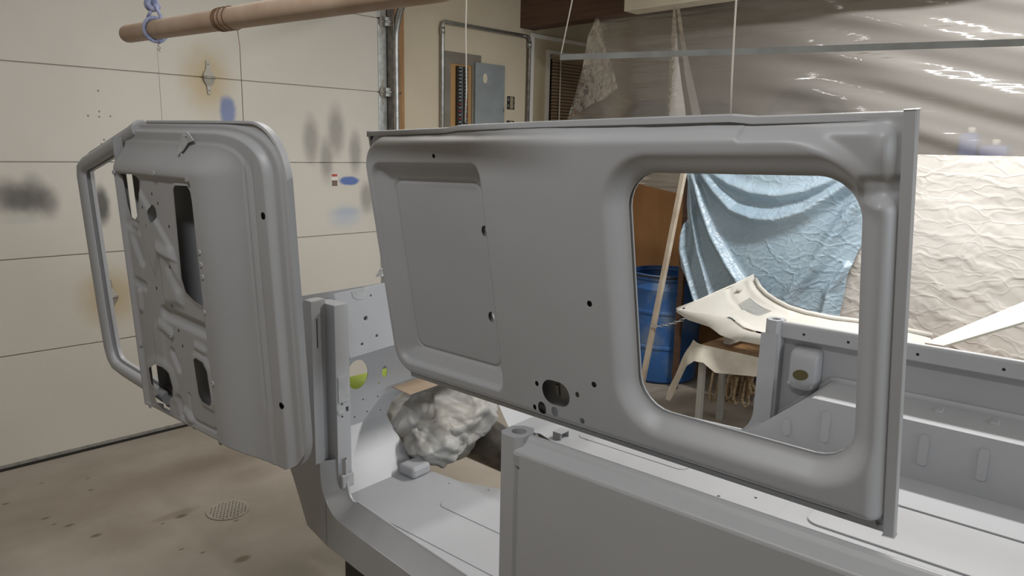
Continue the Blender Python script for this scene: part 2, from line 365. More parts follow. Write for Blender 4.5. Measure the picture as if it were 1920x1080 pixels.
# jamb, corner trim
box('trim_jamb', 2.945, 3.08, WY - .012, WY + .06, 0, 2.85, FIR, **st)
box('trim_corner', 4.30, 4.345, WY - .02, WY + .02, 0, 2.52, WHITEP, **st)
box('trim_cornice', 4.345, 6.4, WY - .012, WY + .02, 2.49, 2.52, WHITEP, **st)
box('wall_beam', 4.20, 4.36, -3.1, WY, 2.545, 2.95, BROWN, **st)
bx = empty('trim_soffit', kind='structure')
box('soffit_face', 4.055, 4.075, -3.1, 3.05, 2.525, 2.95, CREAMPAINT, bx)
box('soffit_underside', 4.076, 4.199, -3.1, 3.05, 2.525, 2.543, CREAMPAINT, bx)

# garage door: sections, hinges, seal
marks = []
def mk(u, v, rx, rz, soft, col, s):
    p = onplane(u, v, 1, GY); marks.append((p[0], p[2], rx, rz, soft, col, s))
YEL = (.42, .29, .09); BLK = (.05, .045, .04); BLU = (.06, .13, .36); GRY = (.17, .16, .145); PBL = (.42, .47, .56)
mk(388, 150, .115, .15, .75, YEL, .6); mk(205, 556, .12, .13, .7, YEL, .55)
mk(427, 207, .045, .08, .35, BLU, .75)
for u, v, a, b in ((12, 368, .07, .07), (40, 372, .07, .065), (62, 365, .05, .08), (88, 378, .045, .07)): mk(u, v, a, b, .65, BLK, .62)
mk(190, 385, .036, .09, .5, (.03, .028, .026), .85)
mk(40, 411, .07, .018, .8, (.30, .36, .36), .3)
for u, v, a, b in ((583, 262, .05, .125), (630, 245, .055, .135), (612, 300, .042, .12), (666, 285, .042, .12), (688, 370, .05, .09)): mk(u, v, a, b, .6, GRY, .6)
mk(655, 339, .075, .028, .25, (.05, .12, .38), .9); mk(650, 397, .085, .022, .7, BLU, .35); mk(648, 405, .10, .06, .7, PBL, .7)
for u, v in ((184, 170), (186, 209), (186, 219), (207, 218), (165, 217), (190, 270), (195, 262)): mk(u, v, .0045, .0045, .4, BLK, .8)
DOORM = marks_mat('garage_door_paint', (.60, .57, .51), .55, marks, noise=((.55, .52, .46), 1.6, .35, .7))
gd = empty('door_1', kind='structure', loc=(0, 0, 0))
zs = [.022, .577, 1.0485, 1.512, 1.9745, 2.44, 2.62]
for a, b in zip(zs[:-1], zs[1:]):
    box('door_section', -2.6, 2.872, GY, GY + .045, a + .0025, b - .0025, DOORM, gd, bevel=.002)
    box('section_joint', -2.6, 2.87, GY + .012, GY + .04, b - .006, b + .006, DOORM, gd)
box('bottom_retainer', -2.6, 2.872, GY - .004, GY + .047, .012, .03, GALV, gd)
box('bottom_seal', -2.6, 2.872, GY - .008, GY + .05, 0.0, .014, BLACKP, gd)
for a, b in zip(zs[:-1], zs[1:]): box('end_stile', 2.868, 2.935, GY - .006, GY + .03, a + .003, b - .003, GALV, gd, bevel=.002)
HINGEM = nmat('dull_hinge_steel', (.34, .32, .28), .5, metal=.4)
def door_hinge(x, z, s=1):
    h = empty('door_hinge', loc=(x, GY, z)); h.parent = gd
    def leaf(sg):
        L = [(-.03 * s, 0), (.03 * s, 0), (.03 * s, .015 * s), (.012 * s, .045 * s), (.008 * s, .09 * s), (-.008 * s, .09 * s), (-.012 * s, .045 * s), (-.03 * s, .015 * s)]
        plate('hinge_leaf', [(a, b * sg) for a, b in L], [circle(0, .07 * s * sg, .004, n=8)], lambda a, b, d: (a, -.006 - d - .01 * max(0, 1 - abs(b) / .04), b), .002, HINGEM, h)
    leaf(1); leaf(-1)
    MB().tube([(-.032 * s, -.014, 0), (.032 * s, -.014, 0)], .008, 10).build('hinge_knuckle', HINGEM, h, True)
    return h
door_hinge(1.742, 1.9745); door_hinge(1.16, .577 + .235); door_hinge(.15, 1.9745); door_hinge(.15, 1.0485)
for z in (1.9745, 2.42):
    door_hinge(2.90, z, .9)
    rb = empty('roller_bracket', loc=(2.93, GY, z)); rb.parent = gd
    box('bracket', -.03, .03, -.045, -.008, -.03, .03, GALV, rb, bevel=.004)
    MB().tube([(-.03, -.045, 0), (.09, -.045, 0)], .007, 10).build('roller_stem', GALV, rb, True)
lab = empty('door_sticker', 'small red and white warning sticker on the garage door', 'sticker', loc=(2.521, GY - .002, 1.404))
box('sticker_paper', -.022, .022, 0, .0018, -.042, .04, WHITEP, lab)
box('red_bar', -.02, .02, -.0008, 0, .02, .036, nmat('sticker_red', (.42, .07, .05), .5), lab)
box('brown_picture', -.02, .02, -.0008, 0, -.04, -.004, nmat('sticker_brown', (.16, .11, .08), .5), lab)
# door track
trk = empty('door_track', 'galvanised steel roller track curving up beside the garage door', 'track')
path = [(2.962, 4.075, z) for z in np.linspace(0, 2.30, 8)] + [(2.962, 4.075 - .34 * (1 - math.cos(t)), 2.30 + .34 * math.sin(t)) for t in np.linspace(.15, math.pi / 2, 9)] + [(2.962, y, 2.64) for y in (3.4, 3.0, 2.0)]
def ribbon(path, offs, nrm):
    V = []; F = []
    P = [np.array(p) for p in path]
    for i, p in enumerate(P):
        t = P[min(i + 1, len(P) - 1)] - P[max(i - 1, 0)]; t /= np.linalg.norm(t); s = np.array(nrm, float); q = np.cross(t, s)
        for a, b in offs: V.append(p + s * a + q * b)
    m = len(offs)
    for i in range(len(P) - 1):
        for k in range(m - 1): F.append((i * m + k, i * m + k + 1, (i + 1) * m + k + 1, (i + 1) * m + k))
    return V, F
V, F = ribbon(path, [(-.014, .020), (-.014, -.020), (.010, -.022), (.018, -.014), (.018, .014), (.010, .020)], (1, 0, 0))
o = mobj('track_channel', V, F, GALV, trk, True); o.modifiers.new('s', 'SOLIDIFY').thickness = .002
for z in (.5, 1.1, 1.75, 2.25): box('track_bracket', 2.955, 2.985, 4.096, 4.137, z - .03, z + .03, GALV, trk, bevel=.003)
box('jamb_angle', 2.938, 2.944, 4.06, 4.138, .0, 2.62, DKMETAL, trk)

# window with blind behind the plastic
wn = empty('window_1', kind='structure')
for a in ((4.515, 4.545, 0.9, 2.385), (5.36, 5.40, .9, 2.385)): box('window_frame', a[0], a[1], WY - .012, WY + .011, a[2], a[3], WHITEP, wn)
box('window_frame', 4.515, 5.40, WY - .012, WY + .011, 2.385, 2.415, WHITEP, wn); box('window_sill', 4.50, 5.42, WY - .05, WY + .011, .87, .9, WHITEP, wn)
box('window_pane', 4.545, 5.36, WY + .001, WY + .011, .9, 2.385, BLACKP, wn)
bl = empty('window_blind', 'closed tan slatted blind in the window behind the plastic', 'blind')
box('head_rail', 4.55, 5.355, WY - .045, WY - .013, 2.345, 2.38, BLINDM, bl)
z = 2.335; k = 0
slat = None
while z > .95:
    if slat is None:
        c, s = math.cos(.5), math.sin(.5)
        slat = MB().obox((4.953, WY - .028, 0), (1, 0, 0), (0, c * .35, -s), (0, s, c), .40, .018, .0012).build('slat', BLINDM, bl)
        slat.location.z = z
    else:
        q = slat.copy(); COL.objects.link(q); q.location.z = z; q.parent = bl
    z -= .026
tube('lift_cord', [(4.63, WY - .052, 2.36), (4.63, WY - .052, 1.2)], .005, WHITEP, bl, 8)

# conduit, breaker panel, outlets
cn = empty('electrical_conduit', 'silver metal conduit running up and over the breaker panel', 'conduit')
cp = [(3.402, WY - .025, 0), (3.402, WY - .025, 2.45), (3.405, WY - .025, 2.475), (3.425, WY - .025, 2.487), (4.20, WY - .025, 2.487)]
tube('conduit_tube', cp, .0135, GALV, cn)
tube('conduit_tube', [(4.20, WY - .025, 2.487), (4.255, WY - .025, 2.487), (4.276, WY - .025, 2.475), (4.283, WY - .025, 2.45), (4.278, WY - .025, 0)], .0145, DKMETAL, cn)
for p in ((3.402, 2.43), (4.282, 2.43)): tube('conduit_coupling', [(p[0], WY - .025, p[1] - .025), (p[0], WY - .025, p[1] + .02)], .018, GALV, cn)
bp = empty('breaker_panel', 'open grey breaker panel with rows of black switches', 'breaker panel')
plate('cover_plate', [(3.415, 1.40), (3.785, 1.40), (3.785, 2.296), (3.415, 2.296)], [[(3.49, 1.5), (3.695, 1.5), (3.695, 2.217), (3.49, 2.217)]],
      lambda a, b, d: (a, WY - .012 + d, b), .011, nmat('panel_cover', (.20, .185, .15), .5, noise=((.16, .14, .11), 6, .4, .6)), bp)
box('panel_back', 3.49, 3.695, WY - .004, WY - .001, 1.5, 2.217, nmat('panel_orange', (.38, .22, .08), .6), bp)
box('bus_bar', 3.588, 3.598, WY - .02, WY - .0045, 1.5, 2.2, PANELGREY, bp)
brk = None
for cx in (3.565, 3.622):
    for i in range(26):
        zz = 2.19 - i * .0255
        m = REDP if 9 <= i <= 14 and (i + (cx > 3.6)) % 2 == 0 else BLACKP
        b_ = box('breaker', cx - .023, cx + .023, WY - .026, WY - .0045, zz - .0115, zz + .0115, BLACKP, bp)
        box('switch', cx - .01, cx + .012, WY - .032, WY - .0262, zz - .005, zz + .005, m if m is REDP else PANELGREY, b_)
dr = box('panel_door', 3.715, 4.017, WY - .03, WY - .0125, 1.36, 2.243, PANELGREY, bp, bevel=.003)
box('latch', 4.0, 4.012, WY - .036, WY - .0302, 1.90, 1.93, GALV, dr)
plate('round_label', circle(3.81, 2.135, .022, .036, 20), [], lambda a, b, d: (a, WY - .0312 + d, b), .001, CREAMPAINT, dr)
for zc, lb in ((1.975, 'upper bare outlet box beside the grey breaker panel door'), (1.79, 'lower bare outlet box beside the grey breaker panel door')):
    ou = empty('wall_outlet', lb, 'outlet', loc=(4.11, WY, zc))
    plate('wall_cutout', rrect(-.055, .055, -.055, .055, .008), [], lambda a, b, d: (a, -.003 + d, b), .0025, CREAMPAINT, ou)
    plate('box_opening', rrect(-.042, .042, -.05, .05, .006), [], lambda a, b, d: (a, -.0045 + d, b), .001, BLACKP, ou)
    box('receptacle', -.015, .015, -.018, -.0046, -.046, .046, nmat('receptacle', (.30, .24, .16), .5), ou, bevel=.004)
    for sx in (-.03, .03):
        box('metal_tab', sx - .006, sx + .006, -.012, -.0046, -.035, -.012, GALV, ou); box('metal_tab', sx - .006, sx + .006, -.012, -.0046, .012, .035, GALV, ou)

# ceiling lamps
for i, (nm_, x, y, z, ln, al, wt, c) in enumerate(LAMPS):
    lb = ['bright ceiling tube lamp above the far side of the tub', 'ceiling tube lamp over the open floor', 'ceiling tube lamp near the garage door'][i]
    L_ = empty('tube_lamp', lb, 'lamp', loc=(x, y, z), rz=0 if al == 'x' else math.pi / 2)
    box('housing', -ln / 2 - .03, ln / 2 + .03, -.07, .07, .035, .07, WHITEP, L_)
    for s in (-.05, .05): MB().tube([(s * 10, 0, .07), (s * 10, 0, 2.95 - z)], .004, 6).build('hanger', GALV, L_) if z < 2.85 else None
    for s in (-.035, .035): MB().tube([(-ln / 2, s, .016), (ln / 2, s, .016)], .016, 10).build('tube', WHITEP, L_, True)
    ld = bpy.data.lights.new(nm_, 'AREA'); ld.shape = 'RECTANGLE'; ld.size = ln; ld.size_y = .11; ld.energy = wt; ld.color = c
    lo = bpy.data.objects.new(nm_, ld); COL.objects.link(lo); lo.parent = L_; lo.location = (0, 0, -.006)

# ------------------------------------------------------------------ the tub
TH = 0.08451554; TO = (0.9865971, 0.9505739)
tub = empty('truck_tub', 'grey primed open truck body tub with sills, bed and firewall', 'truck body', loc=(TO[0], TO[1], 0), rz=TH)
WID = 1.38
def mir(side, x): return x if side == 0 else WID - x
def skin(ly): return -.037 if ly < 0 else -.037 + .105 * ly
REAR = -1.18
for sd in (0, 1):
    # side panel with wheel arch
    arch = [(-.75 + .30 * math.cos(t), .51 + .27 * math.sin(t)) for t in np.linspace(math.pi, 0, 16)]
    out = [(REAR, .51)] + arch + [(-.030, .51), (-.030, 1.036), (REAR, 1.036)]
    plate('side_panel', out, [], lambda a, b, d: (mir(sd, -.037 + d), a, b), .003, PRIMER, tub)
    prof = [(-.037, 1.034), (-.0345, 1.041), (-.012, 1.0555), (-.006, 1.063), (.004, 1.066), (.012, 1.063), (.016, 1.056), (.016, 1.012), (.010, 1.008), (-.033, 1.008)]
    V = [(mir(sd, x), y, z) for y in (-.012, REAR) for x, z in prof]; n = len(prof)
    F = [(i, (i + 1) % n, n + (i + 1) % n, n + i) for i in range(n)] + [tuple(range(n)), tuple(range(2 * n - 1, n - 1, -1))]
    o = mobj('top_rail', V, F, PRIMER, tub, bevel=.0025)
    cut(o, [((mir(sd, .016), ly, 1.032), 0, .0045, .020) for ly in (-.10, -.24, -.44, -.66)])
    # inner wall
    plate('inner_wall', [(REAR, .70), (-.02, .70), (-.02, 1.01), (REAR, 1.01)], [], lambda a, b, d: (mir(sd, -.028 + d), a, b), .002, PRIMER, tub)
    # pillar: eight-sided post with a socket in its top
    oc = [(.030, .012), (.012, .030), (-.022, .030), (-.034, .018), (-.034, -.014), (-.022, -.026), (.012, -.026), (.030, -.012)]
    pl = plate('pillar', [(mir(sd, a), b) for a, b in oc], [circle(mir(sd, -.001), .001, .0155, n=20)], lambda a, b, d: (a, b, .60 + d), .467, PRIMER, tub, bevel=.0015)
    if sd == 0: plate('gusset', [(-.026, 1.066), (-.062, 1.03), (-.062, 1.0), (-.026, .96)], [], lambda a, b, d: (mir(sd, .016 + d), a, b), .003, PRIMER, pl)
    cut(pl, [((mir(sd, .026), .004, .915), 0, .0075, .014), ((mir(sd, .026), .006, .858), 0, .0042, .014)])
    box('seal_flange', *sorted((mir(sd, .004), mir(sd, .012))), .03, .042, .60, 1.0, PRIMER, pl)
    # inner frame of the door opening: post foot, rounded corner, sill
    arc = [(.145 - .105 * math.cos(t), .735 - .105 * math.sin(t)) for t in np.linspace(0, math.pi / 2, 10)]
    fr = [(.74, .545), (.74, .63)] + arc[::-1] + [(.036, 1.02), (-.02, 1.02), (-.02, .545)]
    o = plate('door_frame', fr, [], lambda a, b, d: (mir(sd, .026 + .06 * max(0, a) + d), a, b), .006, PRIMER, tub)
    V = []; F = []
    for i, (a, b) in enumerate([(.74, .63)] + arc[::-1] + [(.036, 1.0)]):
        x = .032 + .06 * max(0, a); V += [(mir(sd, x - .05 + .035 * max(0, a)), a, b - .004), (mir(sd, x + .004), a, b), (mir(sd, x + .004), a, b + .006 if b < .74 and a > .1 else b)]
    for i in range(len(V) // 3 - 1): F += [(3 * i, 3 * i + 3, 3 * i + 4, 3 * i + 1), (3 * i + 1, 3 * i + 4, 3 * i + 5, 3 * i + 2)]
    # outer rocker panel, cowl side with seam
    arcA = [(.64 + .105 * math.sin(t), .72 - .105 * math.cos(t)) for t in np.linspace(0, math.pi / 2, 10)]
    rk = [(-.02, .51), (.718, .515), (.718, .652)] + [p for p in arcA[::-1] if p[0] < .715] + [(.03, .612), (-.02, .612)]
    plate('rocker_panel', rk, [circle(.26, .592, .007, .009, 12)], lambda a, b, d: (mir(sd, skin(a) + d), a, b), .003, PRIMER, tub)
    cw = [(.7215, .515), (.83, .532), (.90, .645), (.94, .70), (.99, .86), (1.0, 1.06), (.90, 1.165), (.765, 1.215), (.752, 1.0)] + [p for p in arcA[::-1] if p[0] >= .715] + [(.7215, .656)]
    plate('cowl_side', cw, [], lambda a, b, d: (mir(sd, skin(a) + d), a, b), .003, PRIMER, tub)
    # sill: outward sloping face and lip
    oc_ = [(.02, .612)] + [(x, .612) for x in (.15, .3, .45)] + arcA + [(.746, .76)]
    V = []; F = []
    for (a, b) in oc_:
        t = min(1, max(0, (a - .64) / .1)); lx = skin(a)
        inn = (a - .03 * t, b + .036 - .036 * t)
        V += [(mir(sd, lx), a, b), (mir(sd, lx + .004), a - .002 * t, b + .004 * (1 - t)), (mir(sd, lx + .052), inn[0], inn[1]), (mir(sd, lx + .056), inn[0] - .012 * t, inn[1] + .008 * (1 - t)), (mir(sd, lx + .062), inn[0] - .012 * t, inn[1] + .006 * (1 - t)), (mir(sd, lx + .066), inn[0] + .01 * t, inn[1] - .05 * (1 - t))]
    for i in range(len(oc_) - 1):
        for k in range(5): F.append((6 * i + k, 6 * i + 6 + k, 6 * i + 7 + k, 6 * i + k + 1))
    o = mobj('sill', V, F, PRIMER, tub, True); m = o.modifiers.new('e', 'EDGE_SPLIT'); m.split_angle = .7
    # hinge post: outer flange, groove, inner post
    hp = box('hinge_post', *sorted((mir(sd, .080), mir(sd, .126))), .715, .80, .675, 1.20, PRIMER, tub, bevel=.006)
    cut(hp, [((mir(sd, .1155), .715, .900), 1, (.0045, .007), .02)] + [((mir(sd, .098), .715, zz), 1, .003, .012) for zz in (.918, .882)])
    pfl = box('post_flange', *sorted((mir(sd, .026), mir(sd, .056))), .742, .775, .755, 1.215, PRIMER, hp, bevel=.004)
    box('post_groove', *sorted((mir(sd, .05), mir(sd, .082))), .757, .79, .66, 1.212, PRIMER, hp)
    cut(pfl, [((mir(sd, .044), .742, 1.125), 1, (.002, .04), .022)])
    box('hinge_plate', *sorted((mir(sd, .085), mir(sd, .119))), .712, .716, .925, 1.0, PRIMER_D, hp, bevel=.001)
    box('post_strap', *sorted((mir(sd, .083), mir(sd, .103))), .7125, .716, .892, .903, PRIMER_D, hp)
    box('post_foot', *sorted((mir(sd, .082), mir(sd, .124))), .700, .716, .675, .715, PRIMER_D, hp, bevel=.004)
    # wheel well: sloping front, ribs
    wl = [(-.005, .70), (-.185, .862), (-.20, .865), (-1.03, .865), (-1.17, .70)]
    V = [(mir(sd, .18), a, b) for a, b in wl] + [(mir(sd, -.022), a - .01 * (b > .8), b + .022 * (b > .8)) for a, b in wl]
    F = [tuple(range(5)), tuple(range(9, 4, -1))] + [(i, (i + 1) % 5, 5 + (i + 1) % 5, 5 + i) for i in range(5)]
    ww = mobj('wheel_well', V, F, PRIMER, tub, bevel=.012)
    for ly, z0, z1 in ((-.128, .735, .79), (-.245, .745, .845), (-.515, .752, .845), (-.66, .752, .845), (-.85, .752, .845)):
        bar = rrect(ly - .012, ly + .012, z0, z1, .011)
        plate('well_rib', bar, [], lambda a, b, d: (mir(sd, .18 + d), a, b), .005, PRIMER, ww, bevel=.002)
    for ly in (-.35, -.52, -.66, -.85): box('top_rib', *sorted((mir(sd, -.01), mir(sd, .055))), ly - .012, ly + .012, .866, .8845, PRIMER, ww, bevel=.004)
# floors
def flat(z): return lambda a, b, d: (a, b, z - d)
fl = [(.04, .06), (1.34, .06), (1.31, .787), (.90, .787), (.93, .66), (.86, .46), (.80, .40), (.58, .40), (.505, .46), (.455, .60), (.44, .787), (.07, .787)]
fl = [(.02, .06), (1.36, .06), (1.31, .787), (.90, .787), (.93, .66), (.86, .46), (.80, .40), (.58, .40), (.505, .46), (.455, .60), (.44, .787), (.07, .787)]
fp = plate('floor_pan', fl, [circle(a, b, .004, n=8) for a, b in ((.16, .20), (.11, .16), (.42, .62), (.47, .50), (1.0, .5), (.98, .62))], flat(.60), .002, PRIMER_F, tub)
for a, b, y0, y1 in ((.14, .23, .12, .70), (.30, .40, .12, .55), (1.0, 1.10, .12, .55), (1.16, 1.25, .12, .70)):
    plate('floor_rib', rrect(a, b, y0, y1, .03), [], lambda p, q, d: (p, q, .6 + d), .0022, PRIMER_F, fp, bevel=.002)
box('floor_block', .36, .435, .715, .786, .6, .637, PRIMER_F, fp, bevel=.01)
sb = empty('seat_bracket', loc=(.955, .585, .6)); sb.parent = tub
for q in ((-.025, -.022, 0, .022), (.022, .025, 0, .022)): box('bracket_side', q[0], q[1], -.018, .018, q[2], q[3], PRIMER_F, sb)
box('bracket_top', -.025, .025, -.018, .018, .022, .025, PRIMER_F, sb)
bf = plate('bed_floor', [(-.025, REAR), (1.405, REAR), (1.405, -.283), (-.025, -.283)], [], flat(.7025), .004, PRIMER_F, tub)
plate('bed_step', [(-.025, -.286), (1.405, -.286), (1.405, .02), (-.025, .02)], [circle(a, b, .005, n=8) for a, b in ((.72, -.12), (.66, -.17), (.78, -.20), (.62, -.21))], flat(.70), .004, PRIMER_F, tub)
mobj('floor_riser', [(-.02, .02, .70), (1.40, .02, .70), (1.38, .062, .598), (.0, .062, .598)], [(0, 1, 2, 3)], PRIMER_F, tub)
for a, b in ((.27, .39), (.53, .65), (.73, .848), (.99, 1.10)):
    plate('bed_rib', rrect(a, b, REAR + .05, -.345, .035), [], lambda p, q, d: (p, q, .7025 + d), .005, PRIMER_F, bf, bevel=.004)
# toe boards, firewall, cowl
for a0, a1, b0, b1 in ((.07, .44, .085, .43), (.90, 1.31, .93, 1.295)):
    mobj('toe_board', [(a0, .787, .6), (a1, .787, .6), (b1, .905, .72), (b0, .905, .72)], [(0, 1, 2, 3)], PRIMER, tub)
    mobj('toe_board', [(b0, .905, .72), (b1, .905, .72), (b1, .925, .745), (b0, .925, .745)], [(0, 1, 2, 3)], PRIMER, tub)
fw = [(.085, .743), (.43, .743), (.45, .78), (.52, .815), (.84, .815), (.91, .78), (.93, .743), (1.295, .743), (1.31, 1.19), (.07, 1.19)]
hl = [circle(.315, .908, .041, .048, 24), circle(.425, .893, .011, .02, 14)] + [circle(a, b, .0035, n=8) for a, b in ((.335, .82), (.395, .815), (.405, .765), (.40, .86), (.35, .775), (.30, .77))]
plate('firewall', fw, hl, lambda a, b, d: (a, .925 + d, b), .002, PRIMER, tub)
V = [(.135, .79, 1.215), (.62, .79, 1.235), (.62, .79, 1.035), (.185, .79, 1.015), (.118, .80, 1.205), (.62, .80, 1.225), (.62, .925, 1.03), (.125, .925, 1.01)]
cb = mobj('cowl_box', V, [(0, 3, 2, 1), (4, 5, 6, 7), (0, 1, 5, 4), (1, 2, 6, 5), (2, 3, 7, 6), (3, 0, 4, 7)], PRIMER_F, tub, bevel=.012)
cut(cb, [((a, .79, b), 1, r, .03) for a, b, r in ((.245, 1.125, .0065), (.23, 1.05, .004), (.285, 1.065, .004), (.265, 1.190, .003))])
plate('putty_patch', [(.195, 1.212), (.26, 1.222), (.255, 1.20), (.24, 1.185), (.215, 1.186), (.20, 1.195)], [], lambda p, q, d: (p, .7893 - d, q), .0008, PRIMER_D, cb)
ct = plate('cowl_edge', [(.62, .79), (1.25, .79), (1.25, .80), (.62, .80)], [], lambda a, b, d: (a, b, 1.235 - d), .20, PRIMER, tub)
V = [(.315, .80, 1.240), (.5, .79, 1.24), (.7, .79, 1.24), (.7, .83, 1.24), (.5, .84, 1.24), (.315, .83, 1.235), (.325, .805, 1.256), (.5, .80, 1.27), (.7, .80, 1.27), (.7, .825, 1.272), (.5, .83, 1.272), (.33, .825, 1.26)]
mobj('vent_lid', V, [(0, 1, 7, 6), (1, 2, 8, 7), (2, 3, 9, 8), (3, 4, 10, 9), (4, 5, 11, 10), (5, 0, 6, 11), (6, 7, 8, 9, 10, 11)], PRIMER_D, ct)
# fuel filler box on the far inner wall
def fb(level, z):
    k = level
    return [(a, b, 0) for a, b in rrect(-.048 + .012 * k, .048 - .012 * k, -.072 + .012 * k, .072 - .03 * k, .02)]
fx = WID + .022
fbp = [(0, 0), (.022, .12), (.040, .5), (.046, 1.0), (.046, 1.0)]
V = []; F = []; nn = len(rrect(0, 1, 0, 1, .1))
for d, k in fbp:
    for a, b in rrect(-.050 + .012 * k, .050 - .012 * k, -.074 + .006 * k, .070 - .035 * k * k, .022): V.append((fx - d, -.108 + a, .915 + b))
for i in range(len(fbp) - 2):
    for q in range(nn): F.append((i * nn + q, i * nn + (q + 1) % nn, (i + 1) * nn + (q + 1) % nn, (i + 1) * nn + q))
F.append(tuple(3 * nn + q for q in range(nn)))
fh = mobj('filler_housing', V, F, PRIMER, tub, True)
fh.modifiers.new('e', 'EDGE_SPLIT').split_angle = 1.0
plate('filler_opening', circle(-.105, .895, .026, .018, 24, -.2), [], lambda a, b, d: (fx - .0462 - d, a, b), .0008, OLIVE, fh)
for a in (-.145, -.07): plate('bolt', circle(a, .862, .0055, n=10), [], lambda p, q, d: (fx - .0462 - d, p, q), .003, PRIMER, fh)
# ------------------------------------------------------------------ what carries the tub
dol = empty('body_dolly', 'dark steel dolly frame under the grey truck tub', 'dolly', loc=(TO[0], TO[1], 0), rz=TH)
for x in (.22, 1.10): box('dolly_rail', x, x + .08, -1.05, .86, .40, .508, DKMETAL, dol)
for y in (-.9, -.2, .28): box('cross_member', .30, 1.10, y, y + .07, .40, .47, DKMETAL, dol)
for y in (-.9, .60):
    for x in (.07, 1.18): box('outrigger', x, x + .15, y, y + .08, .42, .505, BLACKP, dol)
for x in (.22, 1.10):
    for y in (-.95, .58):
        lg = box('dolly_leg', x + .01, x + .07, y, y + .06, .12, .40, DKMETAL, dol)
        MB().tube([(x + .02, y + .03, .06), (x + .06, y + .03, .06)], .06, 20).build('caster_wheel', BLACKP, lg)
        box('caster_fork', x + .008, x + .072, y + .01, y + .05, .075, .12, GALV, lg)

# things in the transmission opening
def loc2w(p): c, s = math.cos(TH), math.sin(TH); return (TO[0] + c * p[0] - s * p[1], TO[1] + s * p[0] + c * p[1], p[2])
def blob(name, c, r, seed, mat, n=90, **k):
    g = np.random.default_rng(seed); V = []; F = []
    N1 = g.normal(size=(60, 3)); N1 /= np.linalg.norm(N1, axis=1)[:, None]; D1 = g.uniform(.86, 1.04, 60)
    K = g.normal(size=(7, 3)) * 3.0; PH = g.uniform(0, 6.28, 7)
    for i in range(n + 1):
        ph = math.pi * i / n
        for j in range(n):
            th = 2 * math.pi * j / n; d = np.array([math.sin(ph) * math.cos(th), math.sin(ph) * math.sin(th), math.cos(ph)])
            q = N1 @ d; rad = np.min(np.where(q > .05, D1 / np.maximum(q, .05), 9)); rad = min(rad, 1.25)
            cr = sum(abs(math.sin(K[m] @ d + PH[m] + 1.3 * math.sin(K[(m + 1) % 7] @ d))) for m in range(7)) / 7 - .6
            rad += .26 * cr
            V.append((c[0] + d[0] * r[0] * rad, c[1] + d[1] * r[1] * rad, c[2] + d[2] * r[2] * rad))
    for i in range(n):
        for j in range(n): F.append((i * n + j, (i + 1) * n + j, (i + 1) * n + (j + 1) % n, i * n + (j + 1) % n))
    return mobj(name, V, F, mat, None, True, **k)
BAGM = nmat('grey_plastic_film', (.38, .375, .36), .5, spec=.5, noise=((.30, .28, .245), 5, .4, .62)); creases(BAGM, 4, (1, 1, 1), .3, .3, .015)
gb = empty('gearbox', 'gearbox wrapped in crumpled grey plastic film in the floor opening', 'gearbox', loc=(TO[0], TO[1], 0), rz=TH)
o = blob('plastic_wrap', (.66, .90, .685), (.225, .19, .145), 11, BAGM); o.parent = gb; o.modifiers.new('e', 'EDGE_SPLIT').split_angle = 1.1
o = blob('plastic_wrap', (.53, .80, .655), (.115, .10, .075), 19, BAGM); o.parent = gb; o.modifiers.new('e', 'EDGE_SPLIT').split_angle = 1.1
MB().tube([(.76, .84, .60), (.88, .66, .50), (.92, .42, .49), (.92, .05, .49)], [.085, .07, .055, .05], 16).build('output_housing', DKMETAL, gb, True)
pp = plate('paper_sheet', [(.42, .80), (.80, .80), (.80, .905), (.44, .905)], [], lambda a, b, d: (*loc2w((a, b, 0))[:2], .850 + .008 * math.sin(14 * a + 5 * b) - d), .003, PAPER,
           label='tan masking paper lying over the wrapped gearbox', cat='paper')
lm = empty('masking_roll', 'lime green roll of masking film seen through the firewall hole', 'tape roll', loc=loc2w((.60, 1.20, .715)))
MB().tube([(-.12, 0, 0), (.16, 0.0, 0)], .075, 24).build('film_roll', LIME, lm, True); MB().tube([(-.13, 0, 0), (.17, 0, 0)], .022, 12).build('core', PAPER, lm, True)

# ------------------------------------------------------------------ hanging cargo door (ambulance style)
A0 = np.array([1.0019, 1.4858, 1.6529]); AX = np.array([.0214, -.9996, .0205]); AY = np.array([.1559, -.017, -.9876]); AN = np.array([-.9875, -.0243, -.1554])
AX /= np.linalg.norm(AX); AY -= AX * (AX @ AY); AY /= np.linalg.norm(AY); AN = np.cross(AY, AX); AN /= np.linalg.norm(AN)
if AN[0] > 0: AN = -AN
cdr = empty('cargo_door', 'grey primed cargo door with square window opening hung sideways on strings', 'vehicle door', loc=tuple(A0 + AY * .62))
def Af(x, y, d):
    x = np.asarray(x, float); r = A0 + np.multiply.outer(x, AX) + np.multiply.outer(np.asarray(y, float), AY) + np.multiply.outer(np.asarray(d, float), AN)
    return r - (A0 + AY * .62)
W_, H_ = 1.18, .62
def a_win(x, y): return sd_rr(x, y, .735, 1.120, .083, .523, .062)
def a_rec(x, y): return sd_rr(x, y, .030, .402, .064, .566, .062)
def a_plate(x, y):
    a = sd_rr(x, y, -.004, 1.168, .008, .606, np.where(x > .6, .02, .075))
    tr = sd_rr(x, y, -.2, 1.148, .012, .9, .135)
    return a, tr
AH = [(.268, .051, .0045, .0045), (.657, .322, .006, .006), (.51, .573, .011, .0145), (.545, .572, .009, .0105), (.502, .519, .005, .006), (.609, .518, .005, .006), (.653, .486, .006, .006), (.489, .576, .0045, .006), (.616, .573, .006, .006)]
AR = [(.368, .212, .0095, .012), (.358, .405, .0095, .012)]
